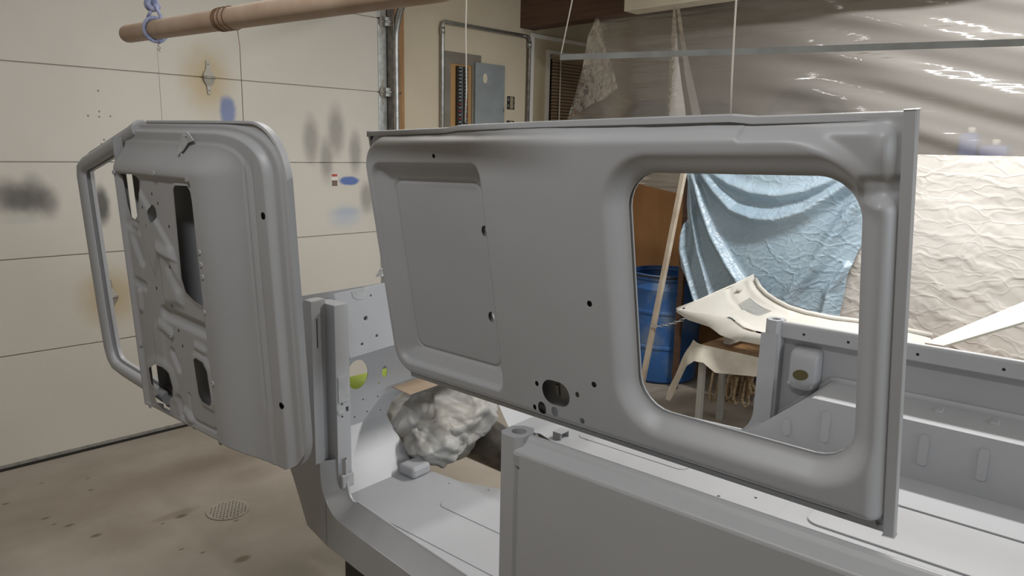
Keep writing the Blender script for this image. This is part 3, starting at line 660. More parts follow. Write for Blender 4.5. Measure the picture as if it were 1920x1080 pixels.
def a_sdf(x, y):
    s = sd_rr(x, y, -.004, 1.172, .004, .612, np.where(x > .6, .006, .05))
    s = np.maximum(s, -a_win(x, y)); s = np.maximum(s, -sd_rr(x, y, .516, .588, .502, .556, .026))
    for (cx, cy, rx, ry) in AH + AR: s = np.maximum(s, -sd_ell(x, y, cx, cy, rx, ry))
    return s
def a_depth(x, y):
    a, tr = a_plate(x, y)
    base = .004 + .032 * (1 - (1 - np.clip(-a / .026, 0, 1)) ** 2.2)
    up = np.where(x > .95, np.maximum(ss(-.004, .022, -tr), ss(.100, .122, y)), 1.0)
    low = .006 + .012 * ss(0, .02, -a) + .010 * np.exp(-(((x - 1.147) / .012) ** 2 + ((y - .045) / .03) ** 2))
    h = low + (base - low) * up
    ridge = ss(.102, .122, y) * ss(1.172, 1.150, x) * (x > 1.10)               # upright shoulder below the corner
    h = h + np.where((x > 1.12) & (y < .13), -.006 * (1 - ridge) * ss(.075, .09, y) * ss(.13, .112, y), 0)
    na = 1 - np.clip(np.minimum((x - .030) / .046, (.402 - x) / .024), 0, 1); nb_ = 1 - np.clip(np.minimum((y - .064) / .045, (.567 - y) / .041), 0, 1)
    q = np.clip(1 - (na ** 2.4 + nb_ ** 2.4) ** (1 / 2.4), 0, 1)
    h = h - .028 * ss(0, .25, q) * (.25 + .75 * q) - .0034 * np.exp(-(sd_rr(x, y, .079, .377, .111, .524, .03) / .003) ** 2)
    wd = a_win(x, y)
    h = h - .032 * (1 - ss(0, .042, wd)) ** 1.3
    return h
pn = pressed('inner_panel', -.012, 1.176, .0, .616, .0031, a_sdf, a_depth, Af, PRIMER, cdr)
plate('outer_skin', [(.0, .0), (W_, 0), (W_, H_), (.02, H_), (.0, H_ - .02)], [rrect(.735, 1.12, .083, .523, .062)] + [circle(cx, cy, rx, ry, 14) for cx, cy, rx, ry in AR],
      lambda a, b, d: Af(a, b, -.006 + d).tolist(), .003, PRIMER, cdr)
def hem(name, pts, wdt, th, par):
    """folded edge strip: list of (x, y, inward x, inward y)"""
    V = []; F = []
    for x, y, ix, iy, lift in pts:
        for a, d in ((0, -.006), (0, .006 + lift), (wdt, .008 + lift), (wdt, .002)): V.append(Af(x + ix * a, y + iy * a, d))
    for i in range(len(pts) - 1):
        for k in range(4): F.append((i * 4 + k, i * 4 + (k + 1) % 4, (i + 1) * 4 + (k + 1) % 4, (i + 1) * 4 + k))
    F += [(0, 1, 2, 3), tuple(len(V) - 4 + k for k in (3, 2, 1, 0))]
    return mobj(name, V, F, PRIMER, par, bevel=.0012)
rr = random.Random(3)
xs = np.linspace(0.0, W_, 34)
hem('top_hem', [(x, -.002 - (.004 if .30 < x < .95 else 0) - .002 * math.sin(3 * x), 0, 1, .003 * math.sin(9 * x) + rr.uniform(-.001, .001)) for x in xs], .011, .002, cdr)
hem('side_hem', [(W_ + .002, y, -1, 0, .003) for y in np.linspace(-.004, H_ + .004, 12)], .015, .002, cdr)
hem('bottom_hem', [(x, H_ + .002, 0, -1, -.001) for x in np.linspace(.03, W_, 16)], .012, .002, cdr)
hem('side_hem', [(-.002, y, 1, 0, -.002) for y in np.linspace(0, H_ - .03, 10)], .010, .002, cdr)
V = [Af(a, b, d) for a, b, d in ((1.10, .612, .008), (1.155, .600, .010), (1.16, .618, .010), (1.105, .618, .008))]
mobj('corner_fold', V, [(0, 1, 2, 3)], PRIMER, cdr)
MB().box(0, 1, 0, 1, 0, 1)
lt = MB(); lt.obox(Af(.552, .535, .004), AX, AY, AN, .012, .022, .003); lt.obox(Af(.53, .54, .004), AX, AY, AN, .004, .012, .003); lt.build('lock_rod', PRIMER, cdr)

# ------------------------------------------------------------------ hanging cab door
D0 = np.array([.7642, 1.453, 1.6644]); DX = np.array([.1062, -.9943, -.0113]); DY = np.array([.0533, .0171, -.9984]); 
DX /= np.linalg.norm(DX); DY -= DX * (DX @ DY); DY /= np.linalg.norm(DY); DN = np.cross(DX, DY); DN /= np.linalg.norm(DN)
if DN[0] > 0: DN = -DN
kdr = empty('cab_door', 'grey primed cab door with bare window frame hung sideways', 'vehicle door', loc=tuple(D0 + DY * .82))
def Df(x, y, d):
    x = np.asarray(x, float); r = D0 + np.multiply.outer(x, DX) + np.multiply.outer(np.asarray(y, float), DY) + np.multiply.outer(np.asarray(d, float), DN)
    return r - (D0 + DY * .82)
H1 = [(-.677, .135), (-.60, .132), (-.583, .15), (-.588, .17), (-.622, .245), (-.64, .256), (-.658, .25), (-.668, .22)]
H2 = [(-.388, .157), (-.378, .148), (-.32, .146), (-.307, .158), (-.30, .23), (-.298, .43), (-.308, .438), (-.345, .432), (-.385, .415), (-.398, .38)]
H3 = [(-.381, .592), (-.37, .585), (-.335, .59), (-.318, .61), (-.312, .69), (-.322, .705), (-.36, .702), (-.374, .685)]
H4 = [(-.648, .675), (-.60, .652), (-.555, .65), (-.528, .665), (-.517, .70), (-.522, .728), (-.545, .745), (-.55, .785), (-.575, .79), (-.622, .775), (-.632, .755), (-.60, .74), (-.645, .72)]
def rnd(L, r): return lambda x, y: sd_poly(x, y, L) - r
DHO = [(-.066, .200, .0085, .0085), (-.059, .647, .0085, .0085), (-.516, .228, .0165, .0225)] + [(a, b, .0035, .0045) for a, b in ((-.556, .215), (-.55, .262), (-.485, .20), (-.512, .178), (-.44, .255), (-.455, .36), (-.455, .53), (-.443, .57), (-.47, .465), (-.55, .43))]
def d_out(x, y):
    r = np.where((x > -.3) & (y < .4), .125, np.where((x > -.3), .10, .02)); return sd_rr(x, y, -.705, .0, .0, .82, r)
def d_sdf(x, y):
    s = d_out(x, y)
    for Lh in (H1, H2, H3, H4): s = np.maximum(s, -sd_poly(x, y, Lh) + .0)
    for (cx, cy, rx, ry) in DHO: s = np.maximum(s, -sd_ell(x, y, cx, cy, rx, ry))
    return s
def d_depth(x, y):
    u = -x
    a = np.clip(u / .275, 0, 1); b = np.clip(y / .125, 0, 1)
    q = 1 - np.minimum(1, ((1 - a) ** 2.6 + (1 - b) ** 2.6) ** (1 / 2.6))
    qb = np.clip((.822 - y) / .035, 0, 1)
    def prof(q):
        return .008 * ss(.0, .07, q) + .016 * ss(.13, .20, q) + .004 * ss(.36, .42, q) + .040 * ss(.40, .98, q)
    h = np.minimum(prof(q), .012 + .058 * ss(0, 1, qb) ** .7)
    gm = ss(.07, .11, y) * ss(.69, .65, y); h = h - gm * .0032 * (np.exp(-((u - .098) / .0035) ** 2) + np.exp(-((u - .120) / .0035) ** 2))
    h = h - .02 * (1 - ss(0, .016, .705 - u))
    ins = sd_rr(x, y, -.69, -.288, .126, .803, .02)
    h = h - .012 * ss(.0, .014, -ins) * (1 - .0 * x)
    I = ss(.0, .02, -ins)
    # pressings
    g = 0
    g = g + .010 * ss(.004, -.012, sd_poly(x, y, [(-.60, .27), (-.575, .165), (-.43, .31), (-.42, .345), (-.50, .33), (-.545, .40)]))
    g = g + .012 * ss(.02, -.012, sd_poly(x, y, [(-.50, .31), (-.44, .32), (-.42, .45), (-.50, .46)]))
    g = g - .008 * np.exp(-(sd_seg(x, y, -.455, .36, -.425, .41) / .012) ** 2)
    g = g - .013 * ss(.012, -.006, sd_seg(x, y, -.525, .492, -.32, .505) - .012)
    g = g + .010 * ss(.010, -.010, sd_seg(x, y, -.55, .53, -.50, .545) - .012)
    g = g + .009 * ss(.010, -.010, sd_seg(x, y, -.37, .555, -.33, .56) - .008)
    g = g - .012 * ss(.012, -.004, sd_seg(x, y, -.505, .60, -.48, .64) - .006)
    g = g + .010 * ss(.02, -.006, sd_poly(x, y, H2)) * ss(.0, .02, sd_poly(x, y, H2) + .02) * .6
    g = g + .008 * ss(.022, .004, sd_poly(x, y, H3))
    g = g - .010 * ss(.02, .0, sd_poly(x, y, H1)) * .6
    g = g + .007 * ss(.03, .006, sd_poly(x, y, H4))
    g = g - .011 * ss(.014, -.004, sd_seg(x, y, -.648, .30, -.615, .36) - .012) - .009 * ss(.014, -.004, sd_seg(x, y, -.66, .27, -.61, .275) - .010)
    g = g + .009 * ss(.012, -.004, sd_seg(x, y, -.655, .46, -.655, .50) - .008) - .008 * ss(.012, -.004, sd_seg(x, y, -.66, .43, -.62, .435) - .008)
    g = g - .012 * ss(.012, -.004, sd_seg(x, y, -.50, .735, -.49, .775) - .008) + .010 * ss(.012, -.004, sd_seg(x, y, -.465, .76, -.445, .775) - .008)
    g = g - .007 * ss(.008, -.004, np.abs(sd_rr(x, y, -.44, -.30, .55, .775, .03)) - .002) * (y > .70)
    g = g + .006 * ss(.02, -.005, sd_seg(x, y, -.57, .56, -.57, .64) - .02)
    return h + I * g * .78
pressed('inner_panel', -.708, .003, -.003, .823, .0031, d_sdf, d_depth, Df, PRIMER, kdr)
sk = [(-.70, .0)] + [(-.125 + .125 * math.sin(t), .125 - .125 * math.cos(t)) for t in np.linspace(0, math.pi / 2, 10)] + [(-.10 + .10 * math.cos(t), .72 + .10 * math.sin(t)) for t in np.linspace(0, math.pi / 2, 10)] + [(-.70, .82)]
plate('outer_skin', sk, [], lambda a, b, d: Df(a, b, -.012 + d).tolist(), .002, PRIMER, kdr)
for d0_, d1_ in ((-.012, .016), (.032, .056)):
    V = [Df(-.702, t_, d_) for t_ in (.04, .80) for d_ in (d0_, d1_)] + [Df(-.699, t_, d_) for t_ in (.04, .80) for d_ in (d0_, d1_)]
    mobj('belt_rail', V, [(0, 1, 3, 2), (4, 6, 7, 5), (0, 4, 5, 1), (2, 3, 7, 6)], PRIMER, kdr)
# folded edge around the body
ed = [(-.608, -.002), (-.35, -.003)] + [(-.125 + .127 * math.sin(t), .124 - .127 * math.cos(t)) for t in np.linspace(0, math.pi / 2, 12)] + [(.002, .4)] + [(-.10 + .102 * math.cos(t), .72 + .102 * math.sin(t)) for t in np.linspace(0, math.pi / 2, 12)] + [(-.4, .823), (-.70, .823)]
V = []; F = []
for i, (a, b) in enumerate(ed):
    p0 = np.array(ed[max(i - 1, 0)]); p1 = np.array(ed[min(i + 1, len(ed) - 1)]); t = p1 - p0; t /= np.linalg.norm(t); nn_ = np.array([-t[1], t[0]])
    for w_, d in ((0, -.013), (-.001, .003), (.0045, .005), (.006, .000)): V.append(Df(a + nn_[0] * w_, b + nn_[1] * w_, d))
for i in range(len(ed) - 1):
    for k in range(4): F.append((i * 4 + k, i * 4 + (k + 1) % 4, (i + 1) * 4 + (k + 1) % 4, (i + 1) * 4 + k))
mobj('edge_hem', V, F, PRIMER, kdr, True).modifiers.new('e', 'EDGE_SPLIT').split_angle = .6
# window frame: swept rounded channel
wp = [(-.640, .018), (-.72, .045), (-.90, .095), (-1.005, .123), (-1.03, .134), (-1.037, .16), (-1.034, .35), (-1.028, .58), (-1.02, .70), (-1.008, .735), (-.985, .755), (-.94, .762), (-.80, .772), (-.66, .785)]
def sweep(name, path, sec, par, mat):
    V = []; F = []; m = len(sec)
    for i, (a, b) in enumerate(path):
        p0 = np.array(path[max(i - 1, 0)]); p1 = np.array(path[min(i + 1, len(path) - 1)]); t = p1 - p0; t /= np.linalg.norm(t); n2 = np.array([-t[1], t[0]])
        for w_, d in sec: V.append(Df(a + n2[0] * w_, b + n2[1] * w_, d))
    for i in range(len(path) - 1):
        for k in range(m): F.append((i * m + k, i * m + (k + 1) % m, (i + 1) * m + (k + 1) % m, (i + 1) * m + k))
    F += [tuple(range(m)), tuple(range(len(V) - 1, len(V) - 1 - m, -1))]
    o = mobj(name, V, F, mat, par, True); o.modifiers.new('e', 'EDGE_SPLIT').split_angle = .9; return o
# path runs leftwards then down then right: the window opening lies on the side of negative offset
wfm = sweep('window_frame', wp, [(.024, -.010), (.024, .008), (.018, .020), (.004, .030), (-.010, .030), (-.018, .024), (-.021, .013), (-.006, .012), (-.006, .002), (-.021, .001), (-.021, -.010)], kdr, PRIMER)
sweep('rain_lip', wp[1:5], [(.024, -.010), (.034, -.010), (.034, -.004), (.024, -.002)], wfm, PRIMER)
sweep('rain_lip', wp[10:14], [(.024, -.010), (.036, -.010), (.036, .0), (.024, .004)], wfm, PRIMER)
# latch and fasteners
lp = plate('latch_plate', [(-.378, .055), (-.372, .030), (-.355, .022), (-.338, .026), (-.318, .042), (-.345, .048), (-.358, .066), (-.372, .078)], [circle(-.352, .036, .004, n=10)],
           lambda a, b, d: Df(a, b, float(d_depth(np.array([a]), np.array([b]))[0]) + .006 + d).tolist(), .003, PRIMER_D, kdr)
for a, b in ((-.695 + .008, .131), (-.464, .123), (-.302, .130), (-.278, .30), (-.277, .33), (-.276, .36), (-.286, .449), (-.283, .632), (-.294, .799), (-.682, .614), (-.68, .80), (-.455, .806), (-.49, .55), (-.367, .078)):
    dd = float(d_depth(np.array([a]), np.array([b]))[0])
    MB().lathe([(0.0001, .0022), (.0022, .0022), (.0024, .0008), (.0062, .0008), (.007, -.001)], (0, 0, 0), 14)
    bb = MB(); q = Df(a, b, dd + .0008)
    prof = [(.0001, -.001), (.0024, -.001), (.003, .0022), (.0055, .0022), (.0068, -.001)]
    V = []; F = []; n = 12
    for r, z in prof:
        for k in range(n):
            th = 2 * math.pi * k / n; V.append(q + DX * r * math.cos(th) + DY * r * math.sin(th) + DN * z)
    for i in range(len(prof) - 1):
        for k in range(n): F.append((i * n + k, i * n + (k + 1) % n, (i + 1) * n + (k + 1) % n, (i + 1) * n + k))
    mobj('rivet_nut', V, F, PRIMER, kdr, True)

# ------------------------------------------------------------------ what the doors hang from
d1 = np.array([.7505, 1.608, 0]); d2 = np.array([.7135, 1.994, 0])
e1 = CAM + ray(237, 64) * 2.0; e0 = CAM + ray(530, 19.5) * 1.45; dirp = (e1 - e0) / np.linalg.norm(e1 - e0); e0 = e0 - dirp * .50
def pole_at(u):                                     # point of the pole axis seen at column u
    t = np.linspace(0, 1, 4000)[:, None]; Q = e0 + (e1 - e0) * t; q = (Q - CAM) @ CM.T; c = 960 + FPX * q[:, 0] / q[:, 2]
    return Q[np.argmin(np.where(q[:, 2] > .1, abs(c - u), 1e9))]
pa = pole_at(440); pb = pole_at(292)
pole = empty('wooden_pole', 'round wooden pole hung under the ceiling above the cab door', 'pole')
n = 24; path = [e0, e0 + dirp * .01] + [e0 + (e1 - e0) * t for t in np.linspace(.02, .985, 12)] + [e1 - dirp * .008, e1]
MB().tube(path, [.018, .0225] + [.0235] * 12 + [.0225, .017], n).build('dowel', DOWEL, pole, True)
up3 = np.array([0, 0, 1.0]); side = np.cross(dirp, up3); side /= np.linalg.norm(side)
def loop(c, r, tw=0, n=26, turns=1): return [c + side * r * math.cos(t) + np.cross(side, dirp) * r * math.sin(t) * -1 + dirp * tw * t / 6.28 for t in np.linspace(0, 6.28 * turns, int(n * turns))]
for off, nm in ((.0, 'near'), (.0, 'far')): pass
cw = empty('copper_wire', 'thin copper wire wound round the pole holding the cab door', 'wire')
cpt = onplane(445, 45, 1, 1.62); base_c = pa
tube('wire_coil', loop(base_c - dirp * .0, .0252, .022, turns=3), .0011, WIREM, cw, 6)
tube('wire_coil', loop(base_c + dirp * .045, .0252, .012, turns=2), .0011, WIREM, cw, 6)
tube('wire_drop', [base_c - dirp * .01 + np.array([0, 0, -.026]), (d1[0], d1[1], 1.83), (d1[0], d1[1], 1.667)], .0008, WIREM, cw, 6)
rp = empty('blue_rope', 'blue rope loop knotted round the end of the wooden pole', 'rope')
rc = pb + dirp * .0
tube('rope_loop', loop(rc, .029, .0, 30), .005, ROPEB, rp, 8)
kn = rc + up3 * .062
tube('rope_leg', [rc + up3 * .028 + dirp * .014 - side * .012, kn + dirp * .004], .0045, ROPEB, rp, 8); tube('rope_leg', [rc + up3 * .024 - dirp * .016 + side * .012, kn - dirp * .004], .0045, ROPEB, rp, 8)
blobk = MB().tube(loop(kn, .011, .012, turns=2), .007, 8); blobk.build('rope_knot', ROPEB, rp, True)
tube('rope_tail', [kn, kn + up3 * .3, kn + up3 * (2.95 - kn[2])], .006, ROPEB, rp, 8)
ew = empty('hanging_wire', 'thin wire twisted below the pole end to the cab door', 'wire')
tube('wire_drop', [rc - dirp * .015 - up3 * .027, (d2[0], d2[1], 1.85), (d2[0], d2[1], 1.669)], .00045, DKMETAL, ew, 6)
tube('wire_twist', [rc - dirp * .015 - up3 * (.03 + .004 * k) + side * .004 * math.sin(2.2 * k) + dirp * .003 * math.cos(2.2 * k) for k in range(7)], .001, DKMETAL, ew, 6)
tube('fishing_line', [e1, e1 + dirp * .02 + up3 * .004, e1 + dirp * .06 + up3 * .022 + side * .01], .0007, STRINGM, label='clear line curling off the end of the wooden pole', cat='line')
for (u, v0, g, lb) in ((875, 232, (1.006, 1.145), 'white string holding the cargo door above its recessed panel'), (1372, 215, (1.018, .562), 'white string holding the cargo door above its window opening')):
    rs = random.Random(u); zt = 1.674
    pth = [(g[0] + rs.uniform(-.0025, .0025), g[1] + rs.uniform(-.0025, .0025), z) for z in np.linspace(zt, 2.6, 16)] + [(g[0], g[1], 2.95)]
    tube('hanging_string', pth, .0014, STRINGM, None, 6, label=lb, cat='string', group='strings holding the cargo door')
# grey bar hung on string
b1 = CAM + ray(1050, 107) * 2.6; rz_ = ray(1920, 79)
b2 = CAM + rz_ * (b1[2] - CAM[2]) / rz_[2]; bd = (b2 - b1) / np.linalg.norm(b2 - b1); b3 = b2 + bd * .7
gbar = empty('steel_bar', 'long grey steel angle bar hung level in front of the plastic', 'bar')
nb = np.cross(bd, up3); nb /= np.linalg.norm(nb); nb = nb if nb @ (CAM - b1) > 0 else -nb; ub = np.cross(nb, bd); ub = ub if ub[2] > 0 else -ub
V = []; sec = [(0, -.0105), (0, .0095), (-.02, .0095), (-.02, .007), (-.003, .007), (-.003, -.0105)]
for P_ in (b1, b3):
    for a, b in sec: V.append(P_ + nb * a + ub * b)
m = len(sec); mobj('angle_bar', V, [(i, (i + 1) % m, m + (i + 1) % m, m + i) for i in range(m)] + [tuple(range(m)), tuple(range(2 * m - 1, m - 1, -1))], LIGHTBAR, gbar)
s1 = CAM + ray(1075, -10) * 2.62; q1 = b1 + ub * .012 + bd * .004; dv = s1 - q1; top = q1 + dv * (2.95 - q1[2]) / dv[2]
tube('hanging_string', [q1, q1 + (top - q1) * .5, top], .0022, STRINGM, label='white cord holding the end of the grey steel bar', cat='string')
q3 = b3 + ub * .012; tube('hanging_string', [q3 - bd * .02, (q3[0], q3[1], 2.95)], .0022, STRINGM, label='white cord at the far end of the grey bar', cat='string')

# ------------------------------------------------------------------ barrel, leaning pole, chain
bc = (4.455, 2.865, 0)
ba = empty('plastic_barrel', 'scuffed blue plastic barrel standing on the concrete', 'barrel', loc=bc)
R0 = .262; HB = .78
pr = [(.0001, .01), (R0 - .03, .0), (R0 - .006, .02), (R0 - .004, .05), (R0, .10), (R0, .252), (R0 + .007, .256), (R0 + .007, .274), (R0, .28), (R0 + .003, .40), (R0, .50), (R0 + .007, .506), (R0 + .007, .524), (R0, .53), (R0 - .002, .66), (R0 + .002, .668), (R0 + .002, .682), (R0 - .008, .69), (R0 - .018, .73), (R0 - .004, .745), (R0 - .002, HB - .005), (R0 - .006, HB), (R0 - .024, HB), (R0 - .028, HB - .03)]
MB().lathe(pr, (0, 0, 0), 56).build('barrel_wall', BARRELB, ba, True).modifiers.new('e', 'EDGE_SPLIT').split_angle = .6
MB().lathe([(R0 - .028, HB - .004), (R0 - .012, .70), (R0 - .012, .04), (.0001, .03)], (0, 0, 0), 48).build('barrel_inside', BARRELB, ba, True)
for zz in (.265, .515, .675): MB().tube([((R0 + .0065 - (.004 if zz > .6 else 0)) * math.cos(t), (R0 + .0065 - (.004 if zz > .6 else 0)) * math.sin(t), zz) for t in np.linspace(0, 2 * math.pi, 48, endpoint=False)], .0022, 6, closed=True).build('rib_edge', BARRELB, ba, True)
MB().tube([((R0 + .003) * math.cos(t), (R0 + .003) * math.sin(t), HB - .01) for t in np.linspace(0, 2 * math.pi, 48, endpoint=False)], .007, 8, closed=True).build('lid_ring', BLACKP, ba, True)
pf = onplane(1199, 744, 2, 0); pt = onplane(1283, 320, 0, 4.02); pe = pf + (pt - pf) * 1.06
POLEM = nmat('weathered_lath', (.42, .34, .26), .7, noise=((.52, .45, .36), 7, .4, .65))
dv = (pe - pf) / np.linalg.norm(pe - pf); sx_ = np.cross(dv, (1, 0, 0)); sx_ /= np.linalg.norm(sx_); sy_ = np.cross(dv, sx_)
MB().obox((pf + pe) / 2 + dv * .004, sx_, sy_, dv, .0155, .0155, np.linalg.norm(pe - pf) / 2).build('wooden_prop', POLEM, label='thin wooden prop leaning in front of the blue barrel', cat='pole', bevel=.003)
ca = pf + (pt - pf) * ((744 - 601) / (744 - 320)) * .97 + np.array([-.03, -.0, 0]); cb_ = CAM + ray(1300, 590) * ((ca - CAM) @ CM[2]) * .985
ch = empty('steel_chain', 'short twisted chain running from the wooden prop past the barrel', 'chain')
nl = 13
for i in range(nl):
    t = (i + .5) / nl; c = ca + (cb_ - ca) * t - np.array([0, 0, .018 * math.sin(math.pi * t)]); ax = (cb_ - ca) / np.linalg.norm(cb_ - ca)
    n1 = up3 - ax * (up3 @ ax); n1 /= np.linalg.norm(n1); n2 = np.cross(ax, n1); q = n1 if i % 2 else n2
    MB().tube([c + ax * .0125 * math.cos(a) + q * .0075 * math.sin(a) for a in np.linspace(0, 6.28, 12, endpoint=False)], .0025, 6, closed=True).build('chain_link', GALV, ch, True)

# ------------------------------------------------------------------ post, tarp, white sheet
p = onplane(1285, 400, 0, 4.26)
box('wood_post', 4.243, 4.268, p[1] - .026, p[1] + .012, 0, 1.62, BROWN, label='dark upright wooden post beside the blue tarp', cat='post')
TX = 4.235
def TYZ(u, v): q = onplane(u, v, 0, TX); return (q[1], q[2])
tl = [TYZ(*q) for q in ((1292, 235), (1640, 235), (1640, 420), (1610, 470), (1590, 520), (1583, 560), (1575, 600), (1545, 602), (1520, 595), (1480, 605), (1400, 600), (1330, 590), (1305, 565), (1290, 530), (1277, 500), (1274, 470), (1284, 440), (1290, 410), (1288, 380), (1290, 330))]
ty = [q[0] for q in tl]; tz = [q[1] for q in tl]; yL, yR, zT = TYZ(1300, 300)[0], TYZ(1640, 300)[0], max(tz)
W2 = waves(22, 10, 40, 140); W3 = waves(23, 6, 9, 22, (.6, .4)); W1 = waves(21, 9, 60, 130, (.62, .16)); W9 = waves(24, 9, 50, 120, (-.9, .3))
RID = [([(1335, 318), (1375, 343), (1420, 360), (1470, 366), (1520, 357), (1560, 340), (1600, 318)], .040, .030),
       ([(1318, 318), (1350, 357), (1385, 392), (1430, 408), (1470, 410), (1520, 395), (1570, 362), (1625, 325)], .050, .034),
       ([(1302, 318), (1322, 380), (1345, 440), (1375, 490), (1410, 540)], .048, .030),
       ([(1296, 318), (1303, 400), (1316, 470), (1345, 560)], .035, .018),
       ([(1640, 340), (1600, 395), (1570, 440), (1540, 490), (1500, 540), (1470, 590)], .050, .042),
       ([(1285, 420), (1282, 470), (1296, 520), (1315, 570)], .040, .022),
       ([(1590, 500), (1560, 545), (1545, 610)], .03, .022)]
RID = [([TYZ(*q) for q in L], am, w_) for L, am, w_ in RID]
def d_line(y, z, L):
    d = 9.0
    for (a, b), (c, e) in zip(L[:-1], L[1:]): d = np.minimum(d, sd_seg(y, z, a, b, c, e))
    return d
def t_depth(y, z):
    t = np.clip((y - yR) / (yL - yR), 0, 1); v = zT - z; h = .07 * np.sin(math.pi * t) * ss(0, .6, v)
    for L, am, w_ in RID: h = h + 1.3 * am * np.exp(-(d_line(y, z, L) / w_) ** 2)
    m5 = np.exp(-(d_line(y, z, RID[4][0]) / .13) ** 2); m2 = np.exp(-(d_line(y, z, RID[1][0]) / .07) ** 2)
    low = ss(.55, .8, v)
    h = h + (.004 + .014 * m5 + .010 * low * (1 - m5)) * crumple(y, z, W1) * 6 + .006 * m2 * crumple(y, z, W9) * 5 * ss(.9, .5, t)
    h = h + .0030 * crumple(y, z, W2) * 2.2 * (.3 + low) + .004 * crumple(y, z, W3, False) * 2
    return h
def Tf(y, z, d): return np.stack([TX - d, y, z], -1)
pressed('blue_tarp', min(ty) - .01, max(ty) + .01, min(tz) - .01, max(tz) + .01, .005, lambda y, z: sd_poly(y, z, tl), t_depth, Tf, TARP,
        label='glossy light blue tarp hanging in deep swags behind the barrel', cat='tarp')
SX = 4.265
W4 = waves(31, 15, 14, 75); W5 = waves(32, 8, 6, 16); W6 = waves(33, 10, 60, 170)
def s_depth(y, z): return .0030 * 9 * crumple(y, z, W4) * (.25 + .75 * ss(1.62, 1.1, z)) + .006 * 4 * crumple(y, z, W5, False) * ss(1.66, 1.4, z) + .0009 * 8 * crumple(y, z, W6)
ztop = onplane(1760, 290, 0, SX)[2]
pressed('white_drop_sheet', -1.4, 1.70, .0, ztop, .0075, lambda y, z: sd_rr(y, z, -1.39, 1.69, .01, ztop - .001, .004), s_depth, lambda y, z, d: np.stack([SX - d, y, z], -1), WSHEET,
        label='wrinkled white drop sheet hung with a straight level top edge', cat='sheet')

# ------------------------------------------------------------------ plastic curtain and flaps
PLAST = plastic('clear_plastic_sheet', (.90, .86, .82), .36, .10, .35, bump=(2.2, .35, .03, (1, .45, 8)))
PLAST2 = plastic('crinkled_plastic', (.92, .89, .86), .28, .08, .45, bump=(15, .5, .01, (1, 1, 1)))
PLAST3 = plastic('gathered_plastic', (.95, .93, .91), .55, .10, .7, bump=(40, .55, .01, (1, 1, 1)))
def px(y, z): return 4.30 + .46 * ss(1.75, .85, z) * ss(2.0, 2.4, y)
W7 = waves(41, 10, 9, 40, (1.32, .12)); W8 = waves(42, 7, 30, 90, (1.2, .5))
eL = [(onplane(u, v, 0, x)[1], zz) for u, v, x, zz in ((1118, 38, 4.30, 2.545), (1096, 130, 4.30, 2.2), (1070, 225, 4.30, 1.85))]
pol = [(-2.6, 2.545), eL[0], eL[1], eL[2], (eL[2][0] + .06, 1.55), (3.1, 1.38), (2.62, 1.30), (2.35, 1.1), (2.3, .02), (-2.6, .02)]
def p_depth(y, z):
    fan = .014 * np.sin((z * 26 - y * 6) + 1.7 * np.sin(2.1 * y)) * ss(3.0, 1.6, y) * ss(1.2, 1.8, z) + .004 * np.sin(z * 61 - y * 13 + 2 * np.sin(3 * y)) * ss(2.6, 1.6, y)
    return fan + .0016 * 8 * crumple(y, z, W7, False) * .5 + .0006 * 6 * crumple(y, z, W8) * .4
pressed('plastic_curtain', -2.6, 3.75, .02, 2.545, .02, lambda y, z: sd_poly(y, z, pol), p_depth, lambda y, z, d: np.stack([px(y, z) - d, y, z], -1), PLAST,
        label='large clear plastic curtain hanging from the wooden beam', cat='plastic sheet')
def flap(name, pix, X, seed, amp, label, f=(25, 90), fold=None, mat=None, top=None):
    P_ = [(onplane(u, v, 0, X)[1], onplane(u, v, 0, X)[2]) for u, v in pix]; W = waves(seed, 14, *f); P_ = [(a, top if (top and i < 2) else b) for i, (a, b) in enumerate(P_)]; ys = [a for a, b in P_]; zz = [b for a, b in P_]
    def dep(y, z): return amp * crumple(y, z, W) * 9 + (0 if fold is None else fold(y, z, sum(ys) / len(ys)))
    pressed(name, min(ys) - .01, max(ys) + .01, min(zz) - .01, max(zz) + .01, .008, lambda y, z: sd_poly(y, z, P_), dep, lambda y, z, d: np.stack([X - d, y, z], -1), mat or PLAST2, label=label, cat='plastic sheet')
flap('plastic_flap', [(1117, 38), (1122, 38), (1137, 95), (1150, 130), (1158, 165), (1148, 172), (1135, 185), (1110, 195), (1085, 210), (1066, 232), (1064, 222), (1075, 190), (1092, 130), (1102, 70)], 4.23, 51, .0022, 'torn crinkled clear plastic flap hanging beside the window blind', top=2.5445)
flap('plastic_strip', [(1263, 30), (1268, 30), (1275, 120), (1286, 240), (1252, 240), (1256, 120)], 4.14, 52, .0022, 'narrow shiny gathered plastic strip hanging below the cream soffit', (40, 160), lambda y, z, c: .018 * np.cos((y - c) * 28), PLAST3, 2.524)
flap('plastic_fold', [(1266, 30), (1272, 40), (1296, 130), (1318, 240), (1303, 240), (1284, 130)], 4.165, 53, .0012, 'slanting clear plastic fold beside the shiny gathered strip', (25, 80), lambda y, z, c: .01 * np.cos((y - c) * 22), None, 2.524)

